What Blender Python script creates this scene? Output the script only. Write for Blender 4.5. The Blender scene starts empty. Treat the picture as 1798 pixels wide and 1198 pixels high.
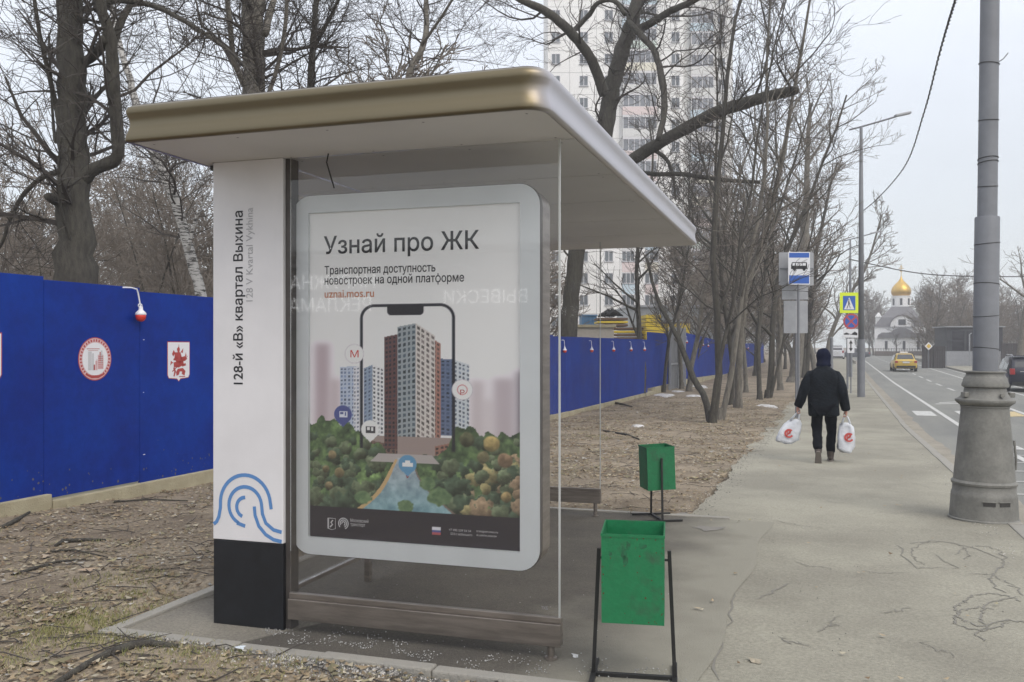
import bpy, bmesh, math, random
import numpy as np
from mathutils import Vector, Matrix, noise
R = math.radians
C = bpy.context.scene.collection
scn = bpy.context.scene

# ------------------------------------------------------------------ camera, world, sun, exposure
FPX = 1600.0; CX = 899.0; HZ = 610.0; EYE = 1.6
cd = bpy.data.cameras.new('camera'); cam = bpy.data.objects.new('camera', cd); C.objects.link(cam)
cam.location = (0, 0, EYE); cam.rotation_euler = (R(90), 0, 0)
cd.sensor_width = 36; cd.lens = 36 * FPX / 1798; cd.shift_y = 11 / 1798
cd.clip_start = 0.05; cd.clip_end = 3000
scn.camera = cam

w = bpy.data.worlds.new('World'); scn.world = w; w.use_nodes = True
nt = w.node_tree; nt.nodes.clear()
out = nt.nodes.new('ShaderNodeOutputWorld')
sky = nt.nodes.new('ShaderNodeTexSky'); sky.sky_type = 'NISHITA'; sky.sun_disc = False
sky.sun_elevation = R(48); sky.sun_rotation = R(150); sky.air_density = 1.0; sky.dust_density = 4.0
b1 = nt.nodes.new('ShaderNodeBackground'); b1.inputs[1].default_value = 0.05
nt.links.new(sky.outputs[0], b1.inputs[0])
tc = nt.nodes.new('ShaderNodeTexCoord'); sp = nt.nodes.new('ShaderNodeSeparateXYZ')
nt.links.new(tc.outputs['Generated'], sp.inputs[0])
cr = nt.nodes.new('ShaderNodeValToRGB')
nt.links.new(sp.outputs[2], cr.inputs[0])
e = cr.color_ramp.elements
e[0].position = 0.0; e[0].color = (0.63, 0.66, 0.675, 1)
e[1].position = 1.0; e[1].color = (1.02, 1.03, 1.05, 1)
x = e.new(0.35); x.color = (0.75, 0.765, 0.80, 1)
mp = nt.nodes.new('ShaderNodeMapping'); mp.inputs['Scale'].default_value = (1.5, 1.5, 5)
nt.links.new(tc.outputs['Generated'], mp.inputs[0])
nz = nt.nodes.new('ShaderNodeTexNoise'); nz.inputs['Scale'].default_value = 1.6; nz.inputs['Detail'].default_value = 4
nt.links.new(mp.outputs[0], nz.inputs[0])
mr = nt.nodes.new('ShaderNodeMapRange'); mr.inputs[1].default_value = 0.3; mr.inputs[2].default_value = 0.7
mr.inputs[3].default_value = 0.93; mr.inputs[4].default_value = 1.06
nt.links.new(nz.outputs[0], mr.inputs[0])
b2 = nt.nodes.new('ShaderNodeBackground')
nt.links.new(cr.outputs[0], b2.inputs[0]); nt.links.new(mr.outputs[0], b2.inputs[1])
ad = nt.nodes.new('ShaderNodeAddShader')
nt.links.new(b1.outputs[0], ad.inputs[0]); nt.links.new(b2.outputs[0], ad.inputs[1])
nt.links.new(ad.outputs[0], out.inputs[0])

sd = bpy.data.lights.new('sun', 'SUN'); sd.energy = 0.9; sd.angle = R(40); sd.color = (1.0, 0.96, 0.9)
sun = bpy.data.objects.new('sun', sd); C.objects.link(sun)
# overcast sun high behind the camera, over its right shoulder
sun.rotation_euler = (R(42), 0, R(30))
scn.view_settings.view_transform = 'Standard'; scn.view_settings.look = 'None'
scn.view_settings.exposure = 0.36; scn.view_settings.gamma = 1.0
scn.view_settings.use_curve_mapping = False

# ------------------------------------------------------------------ site frame
TH = R(19.7); ct, st = math.cos(TH), math.sin(TH)
_TS = [(-50, 0), (4.5, 0), (9, -.12), (14, -.22), (25, -.45), (60, -.42), (120, 0.0), (160, .2), (4000, .2)]
def T(s):
    for (a, za), (b, zb) in zip(_TS, _TS[1:]):
        if s <= b:
            t = (s - a) / (b - a); return za + (zb - za) * t
    return _TS[-1][1]
def rs(x, y): return (x * ct - y * st, x * st + y * ct)
def xy(r, s): return (r * ct + s * st, -r * st + s * ct)
def at(px, py, Y):            # the point that lies Y metres ahead on a given line of sight
    return Vector(((px - CX) / FPX * Y, Y, EYE + (HZ - py) / FPX * Y))
def G(px, py, off=0.0):       # ground point on a line of sight
    Y = (EYE) * FPX / max(py - HZ, 4)
    for _ in range(40):
        X = (px - CX) / FPX * Y
        z = T(rs(X, Y)[1]) + off
        Y = .5 * Y + .5 * (EYE - z) * FPX / (py - HZ)
    X = (px - CX) / FPX * Y
    return Vector((X, Y, T(rs(X, Y)[1]) + off))
FR = -7.5
def fence_pt(px):             # (x, y, s) of the hoarding's line at an image column
    m = (px - CX) / FPX; Y = (-FR / ct) / (st / ct - m); X = m * Y
    return X, Y, rs(X, Y)[1]

# ------------------------------------------------------------------ helpers
def lin(c):
    return tuple(((v / 255) / 12.92 if v / 255 <= .04045 else ((v / 255 + .055) / 1.055) ** 2.4) for v in c)

def mat(name, col, rough=.7, metal=0.0, var=0.0, scale=5.0, bump=0.0, bscale=None, col2=None, spec=0.5,
        attr=None, detail=5.0, stretch=None, coord='Object', blend=(.35, .65), speck=0.0, sscale=70):
    m = bpy.data.materials.new(name); m.use_nodes = True
    n = m.node_tree.nodes; l = m.node_tree.links
    p = n['Principled BSDF']
    p.inputs['Roughness'].default_value = rough; p.inputs['Metallic'].default_value = metal
    p.inputs['Specular IOR Level'].default_value = spec
    p.inputs['Base Color'].default_value = (*col, 1)
    tcn = n.new('ShaderNodeTexCoord'); src = tcn.outputs[coord]
    if stretch:
        mpn = n.new('ShaderNodeMapping'); mpn.inputs['Scale'].default_value = stretch
        l.new(src, mpn.inputs[0]); src = mpn.outputs[0]
    if attr:
        a = n.new('ShaderNodeVertexColor'); a.layer_name = attr
        l.new(a.outputs[0], p.inputs['Base Color']); base = a.outputs[0]
    else: base = None
    if var or col2:
        t = n.new('ShaderNodeTexNoise'); t.inputs['Scale'].default_value = scale; t.inputs['Detail'].default_value = detail
        t.inputs['Roughness'].default_value = .62
        l.new(src, t.inputs[0])
        r = n.new('ShaderNodeMapRange'); r.inputs[1].default_value = blend[0]; r.inputs[2].default_value = blend[1]
        l.new(t.outputs[0], r.inputs[0])
        mx = n.new('ShaderNodeMix'); mx.data_type = 'RGBA'
        l.new(r.outputs[0], mx.inputs[0])
        c2 = col2 if col2 else tuple(v * (1 - var) for v in col)
        c1 = tuple(min(1, v * (1 + var * .6)) for v in col) if not col2 else col
        if base:
            mx.blend_type = 'MULTIPLY'; mx.inputs[6].default_value = (1, 1, 1, 1); mx.inputs[0].default_value = 1
            l.new(base, mx.inputs[6]); g = 1 - var; mx.inputs[7].default_value = (g, g, g, 1)
        else:
            mx.inputs[6].default_value = (*c1, 1); mx.inputs[7].default_value = (*c2, 1)
        l.new(mx.outputs[2], p.inputs['Base Color'])
    if speck:
        t3 = n.new('ShaderNodeTexNoise'); t3.inputs['Scale'].default_value = sscale; t3.inputs['Detail'].default_value = 4; t3.inputs['Roughness'].default_value = .7
        l.new(src, t3.inputs[0]); r3 = n.new('ShaderNodeMapRange'); r3.inputs[1].default_value = .36; r3.inputs[2].default_value = .64
        r3.inputs[3].default_value = 1 - speck; r3.inputs[4].default_value = 1 + speck; l.new(t3.outputs[0], r3.inputs[0])
        sc3 = n.new('ShaderNodeVectorMath'); sc3.operation = 'SCALE'; l.new(r3.outputs[0], sc3.inputs['Scale'])
        if p.inputs['Base Color'].is_linked: l.new(p.inputs['Base Color'].links[0].from_socket, sc3.inputs[0])
        else: sc3.inputs[0].default_value = col
        l.new(sc3.outputs[0], p.inputs['Base Color'])
    if bump:
        t2 = n.new('ShaderNodeTexNoise'); t2.inputs['Scale'].default_value = bscale or scale * 4
        t2.inputs['Detail'].default_value = 6; l.new(src, t2.inputs[0])
        bp = n.new('ShaderNodeBump'); bp.inputs['Strength'].default_value = min(1, bump); bp.inputs['Distance'].default_value = .02
        l.new(t2.outputs[0], bp.inputs['Height']); l.new(bp.outputs[0], p.inputs['Normal'])
    return m

class MB:
    def __init__(s): s.v = []; s.f = []; s.m = []; s.c = []
    def add(s, vs, fs, m=0, col=None):
        o = len(s.v); s.v.extend([tuple(v) for v in vs])
        for f in fs:
            s.f.append([i + o for i in f]); s.m.append(m)
            if col is not None: s.c.append(col)
        return s
    def box(s, x0, x1, y0, y1, z0, z1, m=0, M=None, col=None):
        vs = [Vector((x, y, z)) for z in (z0, z1) for y in (y0, y1) for x in (x0, x1)]
        if M is not None: vs = [M @ v for v in vs]
        s.add(vs, [(0, 2, 3, 1), (4, 5, 7, 6), (0, 1, 5, 4), (1, 3, 7, 5), (3, 2, 6, 7), (2, 0, 4, 6)], m, col); return s
    def bev(s, x0, x1, y0, y1, z0, z1, b, m=0, M=None):
        bm = bmesh.new(); bmesh.ops.create_cube(bm, size=1)
        for v in bm.verts:
            v.co = Vector((x0 + (v.co.x + .5) * (x1 - x0), y0 + (v.co.y + .5) * (y1 - y0), z0 + (v.co.z + .5) * (z1 - z0)))
        bmesh.ops.bevel(bm, geom=bm.edges[:], offset=b, segments=2, affect='EDGES', profile=.6)
        bm.verts.index_update()
        vs = [(M @ v.co) if M is not None else v.co.copy() for v in bm.verts]
        s.add(vs, [[v.index for v in f.verts] for f in bm.faces], m); bm.free(); return s
    def prism(s, poly, fn, d0, d1, m=0, msides=None):      # poly: 2-D outline (ccw), fn(u, v, d) -> point
        n = len(poly)
        vs = [fn(u, v, d0) for u, v in poly] + [fn(u, v, d1) for u, v in poly]
        s.add(vs, [list(range(n))[::-1], list(range(n, 2 * n))], m)
        s.add(vs, [(i, (i + 1) % n, n + (i + 1) % n, n + i) for i in range(n)], m if msides is None else msides); return s
    def tube(s, pts, rads, n=6, m=0, cap=True, col=None):
        pts = [Vector(p) for p in pts]
        if not hasattr(rads, '__len__'): rads = [rads] * len(pts)
        d = (pts[1] - pts[0]).normalized()
        a = d.orthogonal().normalized()
        o = len(s.v); V = s.v
        cs = [(math.cos(2 * math.pi * k / n), math.sin(2 * math.pi * k / n)) for k in range(n)]
        L = len(pts)
        for i, p in enumerate(pts):
            if i < L - 1:
                nd = (pts[i + 1] - p)
                if i: nd = nd + (p - pts[i - 1])
                if nd.length > 1e-9: d = nd.normalized()
            a = a - d * a.dot(d)
            a = a.normalized() if a.length > 1e-6 else d.orthogonal().normalized()
            b = d.cross(a); r = rads[i]
            for c_, s_ in cs:
                V.append((p.x + (a.x * c_ + b.x * s_) * r, p.y + (a.y * c_ + b.y * s_) * r, p.z + (a.z * c_ + b.z * s_) * r))
        for i in range(L - 1):
            q = o + i * n
            for k in range(n):
                k2 = (k + 1) % n
                s.f.append((q + k, q + k2, q + n + k2, q + n + k)); s.m.append(m)
                if col is not None: s.c.append(col)
        if cap:
            s.f.append(tuple(range(o, o + n))[::-1]); s.m.append(m)
            s.f.append(tuple(range(o + (L - 1) * n, o + L * n))); s.m.append(m)
            if col is not None: s.c += [col, col]
        return s
    def lathe(s, prof, n=32, m=0, cx=0, cy=0, squash=1.0):
        o = len(s.v)
        for r, z in prof:
            for k in range(n):
                a = 2 * math.pi * k / n
                s.v.append((cx + r * math.cos(a), cy + squash * r * math.sin(a), z))
        for i in range(len(prof) - 1):
            for k in range(n):
                k2 = (k + 1) % n
                s.f.append((o + i * n + k, o + i * n + k2, o + (i + 1) * n + k2, o + (i + 1) * n + k)); s.m.append(m)
        s.f.append([o + k for k in range(n)][::-1]); s.m.append(m)
        s.f.append([o + (len(prof) - 1) * n + k for k in range(n)]); s.m.append(m)
        return s
    def build(s, name, mats, parent=None, smooth=False, loc=None, rotz=None, angle=None):
        me = bpy.data.meshes.new(name); me.from_pydata(s.v, [], s.f)
        if not isinstance(mats, (list, tuple)): mats = [mats]
        for q in mats: me.materials.append(q)
        if len(mats) > 1: me.polygons.foreach_set('material_index', s.m)
        if s.c:
            at_ = me.color_attributes.new('Col', 'FLOAT_COLOR', 'CORNER')
            tot = np.repeat(np.array([(*c, 1) for c in s.c], dtype=np.float32), [len(f) for f in s.f], axis=0)
            at_.data.foreach_set('color', tot.ravel())
        if smooth: me.polygons.foreach_set('use_smooth', [True] * len(s.f))
        me.update()
        if smooth and angle: me.set_sharp_from_angle(angle=R(angle))
        o = bpy.data.objects.new(name, me); C.objects.link(o)
        if parent: o.parent = parent
        if loc is not None: o.location = loc
        if rotz is not None: o.rotation_euler = (0, 0, rotz)
        return o

def tag(o, label, cat, group=None, kind=None):
    if label: o['label'] = label
    if cat: o['category'] = cat
    if group: o['group'] = group
    if kind: o['kind'] = kind
    return o
def thing(name, label, cat, loc=(0, 0, 0), rotz=0, group=None):
    o = bpy.data.objects.new(name, None); C.objects.link(o); o.empty_display_size = .2
    o.location = loc; o.rotation_euler = (0, 0, rotz)
    return tag(o, label, cat, group)
def struct(o): o['kind'] = 'structure'; return o
def stuff(o): o['kind'] = 'stuff'; return o
def dup(o, parent=None, **kw):
    c = o.copy(); C.objects.link(c)
    if parent is not None: c.parent = parent
    for k in list(o.children): dup(k, c)
    for k, v in kw.items():
        if k == 'loc': c.location = v
        elif k == 'rot': c.rotation_euler = v
        elif k == 'label': c['label'] = v
        elif k == 'scale': c.scale = v
    return c

from mathutils.geometry import delaunay_2d_cdt, interpolate_bezier
def text_mesh(s, size, mtl, name, parent, M, width=None, align='LEFT', bold=0.0):
    # outline fonts build some letters from overlapping strokes: fill every outer contour on its own
    cu = bpy.data.curves.new('txt', 'FONT'); cu.body = s; cu.size = 1
    o = bpy.data.objects.new('txt', cu); C.objects.link(o)
    bpy.context.view_layer.update()
    cc = o.to_curve(bpy.context.evaluated_depsgraph_get()); polys = []
    for sp_ in cc.splines:
        bp = sp_.bezier_points; n = len(bp); P = []
        for i in range(n):
            a, b = bp[i], bp[(i + 1) % n]
            straight = abs((a.handle_right - a.co).cross(b.co - a.co).z) < 1e-5 and abs((b.handle_left - a.co).cross(b.co - a.co).z) < 1e-5
            if straight: P.append(a.co.copy())
            else: P += [Vector(q) for q in interpolate_bezier(a.co, a.handle_right, b.handle_left, b.co, 5)][:-1]
        P2 = [P[0]]
        for q in P[1:]:
            if (q - P2[-1]).length > 1e-4: P2.append(q)
        if (P2[0] - P2[-1]).length < 1e-4: P2.pop()
        ar = sum(P2[i].x * P2[(i + 1) % len(P2)].y - P2[(i + 1) % len(P2)].x * P2[i].y for i in range(len(P2))) / 2
        polys.append((P2, ar))
    o.to_curve_clear(); bpy.data.objects.remove(o); bpy.data.curves.remove(cu)
    xs = [q.x for P, _ in polys for q in P]; x0, x1 = min(xs), max(xs)
    kx = (width / (x1 - x0)) if width else size
    def off(P, sg):
        n = len(P); out_ = []
        for i in range(n):
            e1 = (P[i] - P[i - 1]); e2 = (P[(i + 1) % n] - P[i]); e1.normalize(); e2.normalize()
            nn_ = Vector((e1.y + e2.y, -(e1.x + e2.x), 0)) * sg
            L = nn_.length; nn_ = nn_ / L if L > 1e-6 else Vector((0, 0, 0))
            out_.append(P[i] + nn_ * bold / max(.6, L / 2))
        return out_
    def inside(q, P):
        c_ = False; n = len(P)
        for i in range(n):
            a, b = P[i], P[(i + 1) % n]
            if (a.y > q.y) != (b.y > q.y) and q.x < (b.x - a.x) * (q.y - a.y) / (b.y - a.y) + a.x: c_ = not c_
        return c_
    is_h = [any(k2 != k1 and a2 * a1 < 0 and abs(a2) > abs(a1) and inside(P1[0], P2) for k2, (P2, a2) in enumerate(polys)) for k1, (P1, a1) in enumerate(polys)]
    outer = [pa for pa, h_ in zip(polys, is_h) if not h_]; holes = [P for (P, a), h_ in zip(polys, is_h) if h_]
    mb = MB(); x_al = x0 if align == 'LEFT' else (x0 + x1) / 2
    for k, (P, area) in enumerate(outer):
        sg = 1 if area > 0 else -1
        hs = [h for h in holes if inside(h[0], P)]
        rings = [off(P, sg)] + [off(h, sg) for h in hs]; pts2 = [q.to_2d() for r_ in rings for q in r_]; ed = []; o_ = 0
        for r_ in rings:
            m_ = len(r_); ed += [(o_ + i_, o_ + (i_ + 1) % m_) for i_ in range(m_)]; o_ += m_
        vo, _, tris, _, _, _ = delaunay_2d_cdt(pts2, ed, [], 0, 1e-6)
        flat_ = [q.to_3d() for q in vo]; keep = []
        for t in tris:
            c_ = sum((flat_[i_] for i_ in t), Vector((0, 0, 0))) / len(t)
            if inside(c_, rings[0]) and not any(inside(c_, h) for h in rings[1:]): keep.append(tuple(t))
        tris = keep
        vs = [M @ Vector(((q.x - x_al) * kx, q.y * size, .00012 * (k % 3))) for q in flat_]
        fs = []
        for t in tris:
            a, b, c_ = [flat_[i_] for i_ in t[:3]]
            fs.append(t if (b - a).cross(c_ - a).z > 0 else t[::-1])
        mb.add(vs, fs)
    return mb.build(name, mtl, parent)
def face_M(x, y, z, ax=(1, 0, 0), up=(0, 0, 1)):      # text plane: local x -> ax, local y -> up
    ax = Vector(ax); up = Vector(up); n = ax.cross(up)
    M = Matrix(((ax.x, up.x, n.x, x), (ax.y, up.y, n.y, y), (ax.z, up.z, n.z, z), (0, 0, 0, 1)))
    return M
def arc(cx, cy, r, a0, a1, n=12):
    return [(cx + r * math.cos(R(a0 + (a1 - a0) * k / n)), cy + r * math.sin(R(a0 + (a1 - a0) * k / n))) for k in range(n + 1)]
def rrect(x0, x1, y0, y1, r, n=6):
    return (arc(x1 - r, y0 + r, r, -90, 0, n) + arc(x1 - r, y1 - r, r, 0, 90, n) +
            arc(x0 + r, y1 - r, r, 90, 180, n) + arc(x0 + r, y0 + r, r, 180, 270, n))
def fn2(u0=1): return lambda u, v, d: (u, d, v)

# ------------------------------------------------------------------ materials
Msoil = mat('soil', (.135, .105, .072), .95, col2=(.29, .24, .175), scale=1.3, bump=1.0, bscale=26, detail=9, speck=.25, sscale=45)
Mpave = mat('pavement_asphalt', (.325, .31, .25), .95, col2=(.235, .222, .18), scale=.55, bump=.5, bscale=140, detail=12, speck=.16, sscale=48, blend=(.36, .6))
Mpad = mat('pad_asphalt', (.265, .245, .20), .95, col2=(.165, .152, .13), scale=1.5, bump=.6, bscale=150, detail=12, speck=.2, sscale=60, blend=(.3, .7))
Mroad = mat('road_asphalt', (.215, .215, .195), .9, col2=(.165, .167, .157), scale=.5, bump=.3, bscale=90, detail=9, stretch=(2.2, .35, 1), speck=.1, sscale=40)
Mkerb = mat('kerb_concrete', (.30, .285, .25), .9, col2=(.27, .26, .235), scale=6, bump=.5, bscale=90)
Mline = mat('road_paint', (.6, .6, .57), .8, col2=(.36, .36, .35), scale=9, detail=8)
Mliney = mat('road_paint_yellow', (.58, .45, .22), .8, col2=(.38, .32, .2), scale=9)
Mcrack = mat('crack', (.09, .086, .078), .95)
Mdust = mat('roadside_dust', (.30, .275, .225), .95, col2=(.22, .20, .165), scale=2.4, bump=.4, bscale=60)
Mblue = mat('blue_hoarding', (.0028, .034, .265), .6, col2=(.004, .021, .195), scale=1.1, detail=8, bump=.10, bscale=2.5, spec=.16, speck=.08, sscale=9)
Mplinth = mat('concrete_plinth', (.40, .36, .25), .9, col2=(.29, .255, .17), scale=2.5, bump=.4, bscale=60)
Mwhite = mat('white_paint', (.66, .65, .665), .4, var=.06, scale=2)
Mblack = mat('black_panel', (.008, .009, .012), .5, var=.3, scale=12)
Mtextb = mat('black_lettering', (.012, .012, .016), .6)
Mtextg = mat('grey_lettering', (.33, .33, .345), .6)
Mtextw = mat('white_lettering', (.55, .55, .57), .6)
Mtexto = mat('orange_lettering', (.55, .2, .09), .6)
Mtextlg = mat('faint_lettering', (.22, .22, .24), .6)
Mwave = mat('blue_print', (.09, .22, .47), .5)
Msteel = mat('brushed_steel', (.27, .24, .215), .42, metal=.8, var=.25, scale=3, stretch=(1, 1, 9))
Msteeld = mat('dark_steel', (.10, .09, .085), .5, metal=.5, var=.2)
Msilver = mat('silver_fascia', (.54, .52, .535), .30, metal=.9, var=.07, scale=2.5)
Mbronze = mat('champagne_fascia', (.37, .305, .20), .28, metal=.9, var=.07, scale=2.5)
Msoffit = mat('soffit_panel', (.58, .565, .55), .7, var=.05, scale=1.2)
Mframe = mat('lightbox_frame', (.62, .65, .67), .4, var=.04, scale=3)
Mdark = mat('dark_gap', (.03, .028, .026), .6)
Mgreen = mat('green_bin_paint', (.006, .15, .055), .5, col2=(.03, .085, .045), scale=9, bump=.12, bscale=40, blend=(.52, .74), speck=.08, sscale=25, detail=10)
Mgreeni = mat('green_bin_inside', (.02, .09, .045), .7, col2=(.05, .07, .04), scale=8)
Mrust = mat('scuffed_spot', (.02, .07, .035), .8, col2=(.008, .15, .06), scale=40)
Mblkm = mat('black_bar', (.012, .012, .012), .5, var=.4, scale=14)
Mgrey = mat('lamp_grey_paint', (.18, .177, .16), .6, var=.22, scale=4, bump=.15, bscale=45, speck=.09, sscale=30)
Mpole = mat('pole_grey', (.175, .183, .20), .5, var=.12, scale=3)
Msignb = mat('sign_blue', (.02, .10, .42), .4)
Msignw = mat('sign_white', (.68, .69, .72), .45)
Msigny = mat('sign_yellow', (.66, .80, .02), .45)
Msignr = mat('sign_red', (.42, .06, .07), .45)
Msignback = mat('sign_back_grey', (.33, .34, .36), .5, metal=.2, var=.1, scale=4)
Mred = mat('red_plastic', (.62, .045, .03), .35)
Mwplastic = mat('white_plastic', (.7, .7, .73), .4)
Mcrestr = mat('crest_red', (.38, .055, .05), .6)
Mcrestp = mat('crest_pink', (.60, .40, .41), .6)
Mcrestg = mat('crest_grey', (.5, .5, .52), .6)
Msnow = mat('old_snow', (.62, .62, .63), .8, col2=(.40, .38, .36), scale=8, bump=.5, bscale=30)
Mbark = mat('dark_bark', (.048, .043, .038), .95, col2=(.085, .08, .065), scale=7, bump=1.0, bscale=30, stretch=(3, 3, .7))
Mbarkl = mat('grey_bark', (.21, .195, .165), .95, col2=(.11, .10, .086), scale=6, bump=.8, bscale=26, stretch=(3, 3, .7))
Mtwig = mat('dark_twig', (.062, .054, .048), .9)
Mtwigl = mat('brown_twig', (.18, .155, .13), .9)
Mtwigf = mat('far_twig', (.17, .14, .11), .95)
Mbirch = mat('birch_bark', (.42, .41, .39), .8, col2=(.05, .046, .042), scale=5, stretch=(1, 1, 6), blend=(.5, .56))

def glass_mat(name, tint, gloss, haze=.0, hcol=(.3, .3, .3)):
    m = bpy.data.materials.new(name); m.use_nodes = True; n = m.node_tree.nodes; l = m.node_tree.links; n.clear()
    o = n.new('ShaderNodeOutputMaterial'); t = n.new('ShaderNodeBsdfTransparent'); t.inputs[0].default_value = (*tint, 1)
    g = n.new('ShaderNodeBsdfGlossy'); g.inputs[1].default_value = .02; g.inputs[0].default_value = (1, 1, 1, 1)
    f = n.new('ShaderNodeFresnel'); f.inputs[0].default_value = 1.45
    mu = n.new('ShaderNodeMath'); mu.operation = 'MULTIPLY'; mu.inputs[1].default_value = gloss; l.new(f.outputs[0], mu.inputs[0])
    mx = n.new('ShaderNodeMixShader'); l.new(mu.outputs[0], mx.inputs[0]); l.new(t.outputs[0], mx.inputs[1]); l.new(g.outputs[0], mx.inputs[2])
    d = n.new('ShaderNodeBsdfDiffuse'); d.inputs[0].default_value = (*hcol, 1)
    nzz = n.new('ShaderNodeTexNoise'); nzz.inputs['Scale'].default_value = 3; nzz.inputs['Detail'].default_value = 6
    tcc = n.new('ShaderNodeTexCoord'); l.new(tcc.outputs['Object'], nzz.inputs[0])
    m2 = n.new('ShaderNodeMapRange'); m2.inputs[3].default_value = haze * .6; m2.inputs[4].default_value = haze * 1.5; l.new(nzz.outputs[0], m2.inputs[0])
    mx2 = n.new('ShaderNodeMixShader'); l.new(m2.outputs[0], mx2.inputs[0])
    l.new(mx.outputs[0], mx2.inputs[1]); l.new(d.outputs[0], mx2.inputs[2]); l.new(mx2.outputs[0], o.inputs[0])
    return m
Mglass = glass_mat('dusty_shelter_glass', (.992, .992, .99), .55, .016, (.34, .31, .28))
Mgedge = mat('glass_edge', (.42, .43, .42), .3)
Mwin = mat('window_pane', (.10, .115, .13), .15, var=.5, scale=.35, spec=.8)
Mwin2 = mat('loggia_glazing', (.17, .18, .20), .2, var=.5, scale=.5, spec=.7)

# ------------------------------------------------------------------ shelter frame numbers (needed for the ground too)
SH = R(18.0); Ox, Oy = -1.27, 5.13
PADA0, PADB0, PADB1 = -.86, -.32, 4.78        # inner kerb edges of the pad in the shelter frame
def sh_local(x, y):
    dx, dy = x - Ox, y - Oy
    return dx * math.cos(SH) - dy * math.sin(SH), dx * math.sin(SH) + dy * math.cos(SH)
def sh_world(a, b):
    return Ox + a * math.cos(SH) + b * math.sin(SH), Oy - a * math.sin(SH) + b * math.cos(SH)

def soil_h(r, s):
    x, y = xy(r, s)
    h = T(s) + .035 * noise.noise(Vector((x * .7, y * .7, 0))) + .018 * noise.noise(Vector((x * 2.6, y * 2.6, 4)))
    if r < -2: h += .02
    a, b = sh_local(x, y)
    if PADA0 - .1 < a < 3.2 and PADB0 - .09 < b < PADB1 + .09: h = T(s) - .14
    return h

# ------------------------------------------------------------------ ground sheet
def frange(a, b, d):
    o = []; v = a
    while v < b - 1e-6: o.append(v); v += d
    return o
rsx = [-1500, -700, -300, -150, -80, -45, -28, -20, -14, -11] + frange(-9, -1.6, .11) + [-1.52, -1.4, -1.0, 0, 1.5, 5, 9.3, 9.45, 9.6] + frange(10.5, 30, 2.5) + [40, 70, 130, 300, 700, 1500]
ssy = [-60, -20, -8, -3, 0, 1.5] + frange(2.4, 12, .11) + frange(12, 26, .25) + frange(26, 60, 1.2) + frange(60, 160, 6) + [180, 260, 400, 700, 1200, 2400]
g = MB(); nr = len(rsx)
for s_ in ssy:
    for r_ in rsx:
        if r_ <= -1.5: z = soil_h(r_, s_)
        elif r_ < 9.5: z = T(s_) - .32
        else: z = T(s_) - .03 + .03 * noise.noise(Vector((r_ * .3, s_ * .3, 2)))
        g.v.append((r_, s_, z))
for j in range(len(ssy) - 1):
    for i in range(nr - 1):
        q = j * nr + i; g.f.append((q, q + 1, q + nr + 1, q + nr)); g.m.append(0)
ground = struct(g.build('ground', Msoil, smooth=True, rotz=-TH))

def sheet(name, edges_l, edges_r, off, m, ss, parent=None, cols=4, skirt=0.0):   # strip following the terrain
    b = MB()
    for s_ in ss:
        a0, a1 = edges_l(s_), edges_r(s_)
        for k in range(cols + 1): b.v.append((a0 + (a1 - a0) * k / cols, s_, T(s_) + off))
    n = cols + 1
    for j in range(len(ss) - 1):
        for k in range(cols):
            q = j * n + k; b.f.append((q, q + 1, q + n + 1, q + n)); b.m.append(0)
    if skirt:
        for col_ in (0, cols):
            o = len(b.v)
            for s_ in ss:
                rr = edges_l(s_) if col_ == 0 else edges_r(s_)
                b.v.append((rr, s_, T(s_) + off)); b.v.append((rr, s_, T(s_) + off - skirt))
            for j in range(len(ss) - 1):
                q = o + 2 * j; f = (q, q + 2, q + 3, q + 1)
                b.f.append(f if col_ == 0 else f[::-1]); b.m.append(0)
    o = b.build(name, m, parent); 
    if not parent: o.rotation_euler = (0, 0, -TH)
    return o
long_ss = [-30, -10, -3] + frange(0, 4.5, .5) + frange(4.5, 30, .12) + frange(30, 60, .6) + frange(60, 160, 4) + [160, 220, 320, 500]
def pleft(s_):
    return -1.42 + .10 * noise.noise(Vector((s_ * 1.3, 0, 0))) + .05 * noise.noise(Vector((s_ * 6, 3, 0))) - (.25 if s_ > 20 else .25 * max(0, (s_ - 12) / 8))
pav = struct(sheet('pavement', pleft, lambda s_: 1.56, .010, Mpave, long_ss, skirt=.3))
road = struct(sheet('road', lambda s_: 1.70, lambda s_: 9.4, -.13, Mroad, long_ss, skirt=.3))
dust = struct(sheet('gutter', lambda s_: 1.70, lambda s_: 2.12 + .1 * noise.noise(Vector((s_ * .8, 7, 0))), -.126, Mdust, long_ss))
fp = struct(sheet('far_pavement', lambda s_: 9.56, lambda s_: 12.2, .0, Mpave, long_ss, skirt=.2))

# kerb stones, one object each near the camera
kerb = struct(MB().box(-.01, .01, -.01, .01, -.5, -.45).build('road_kerb', Mkerb, rotz=-TH))
kb = MB(); kb.bev(0, .14, .006, .994, -.32, .022, .014); ks = kb.build('kerb_stone', Mkerb, kerb)
ks.location = (1.56, 3.0, T(3.0))
for k in range(4, 100):
    c = ks.copy(); C.objects.link(c); c.parent = kerb
    c.location = (1.56 + .012 * noise.noise(Vector((k * .9, 0, 0))), k, T(k) + .008 * noise.noise(Vector((k * 1.7, 1, 0))))
    c.rotation_euler = (math.atan(T(k + 1) - T(k)), 0, 0)
kk = MB(); kk.box(1.56, 1.70, 100, 400, -.32, .2); stuff(kk.build('kerb_stone', Mkerb, kerb))
fk = MB()
for k in range(0, 100, 2): fk.box(9.41, 9.55, k + .01, k + 1.99, T(k) - .32, T(k) + .02)
fk.box(9.41, 9.55, 100, 400, -.3, .2); struct(fk.build('far_kerb', Mkerb, rotz=-TH))

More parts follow.
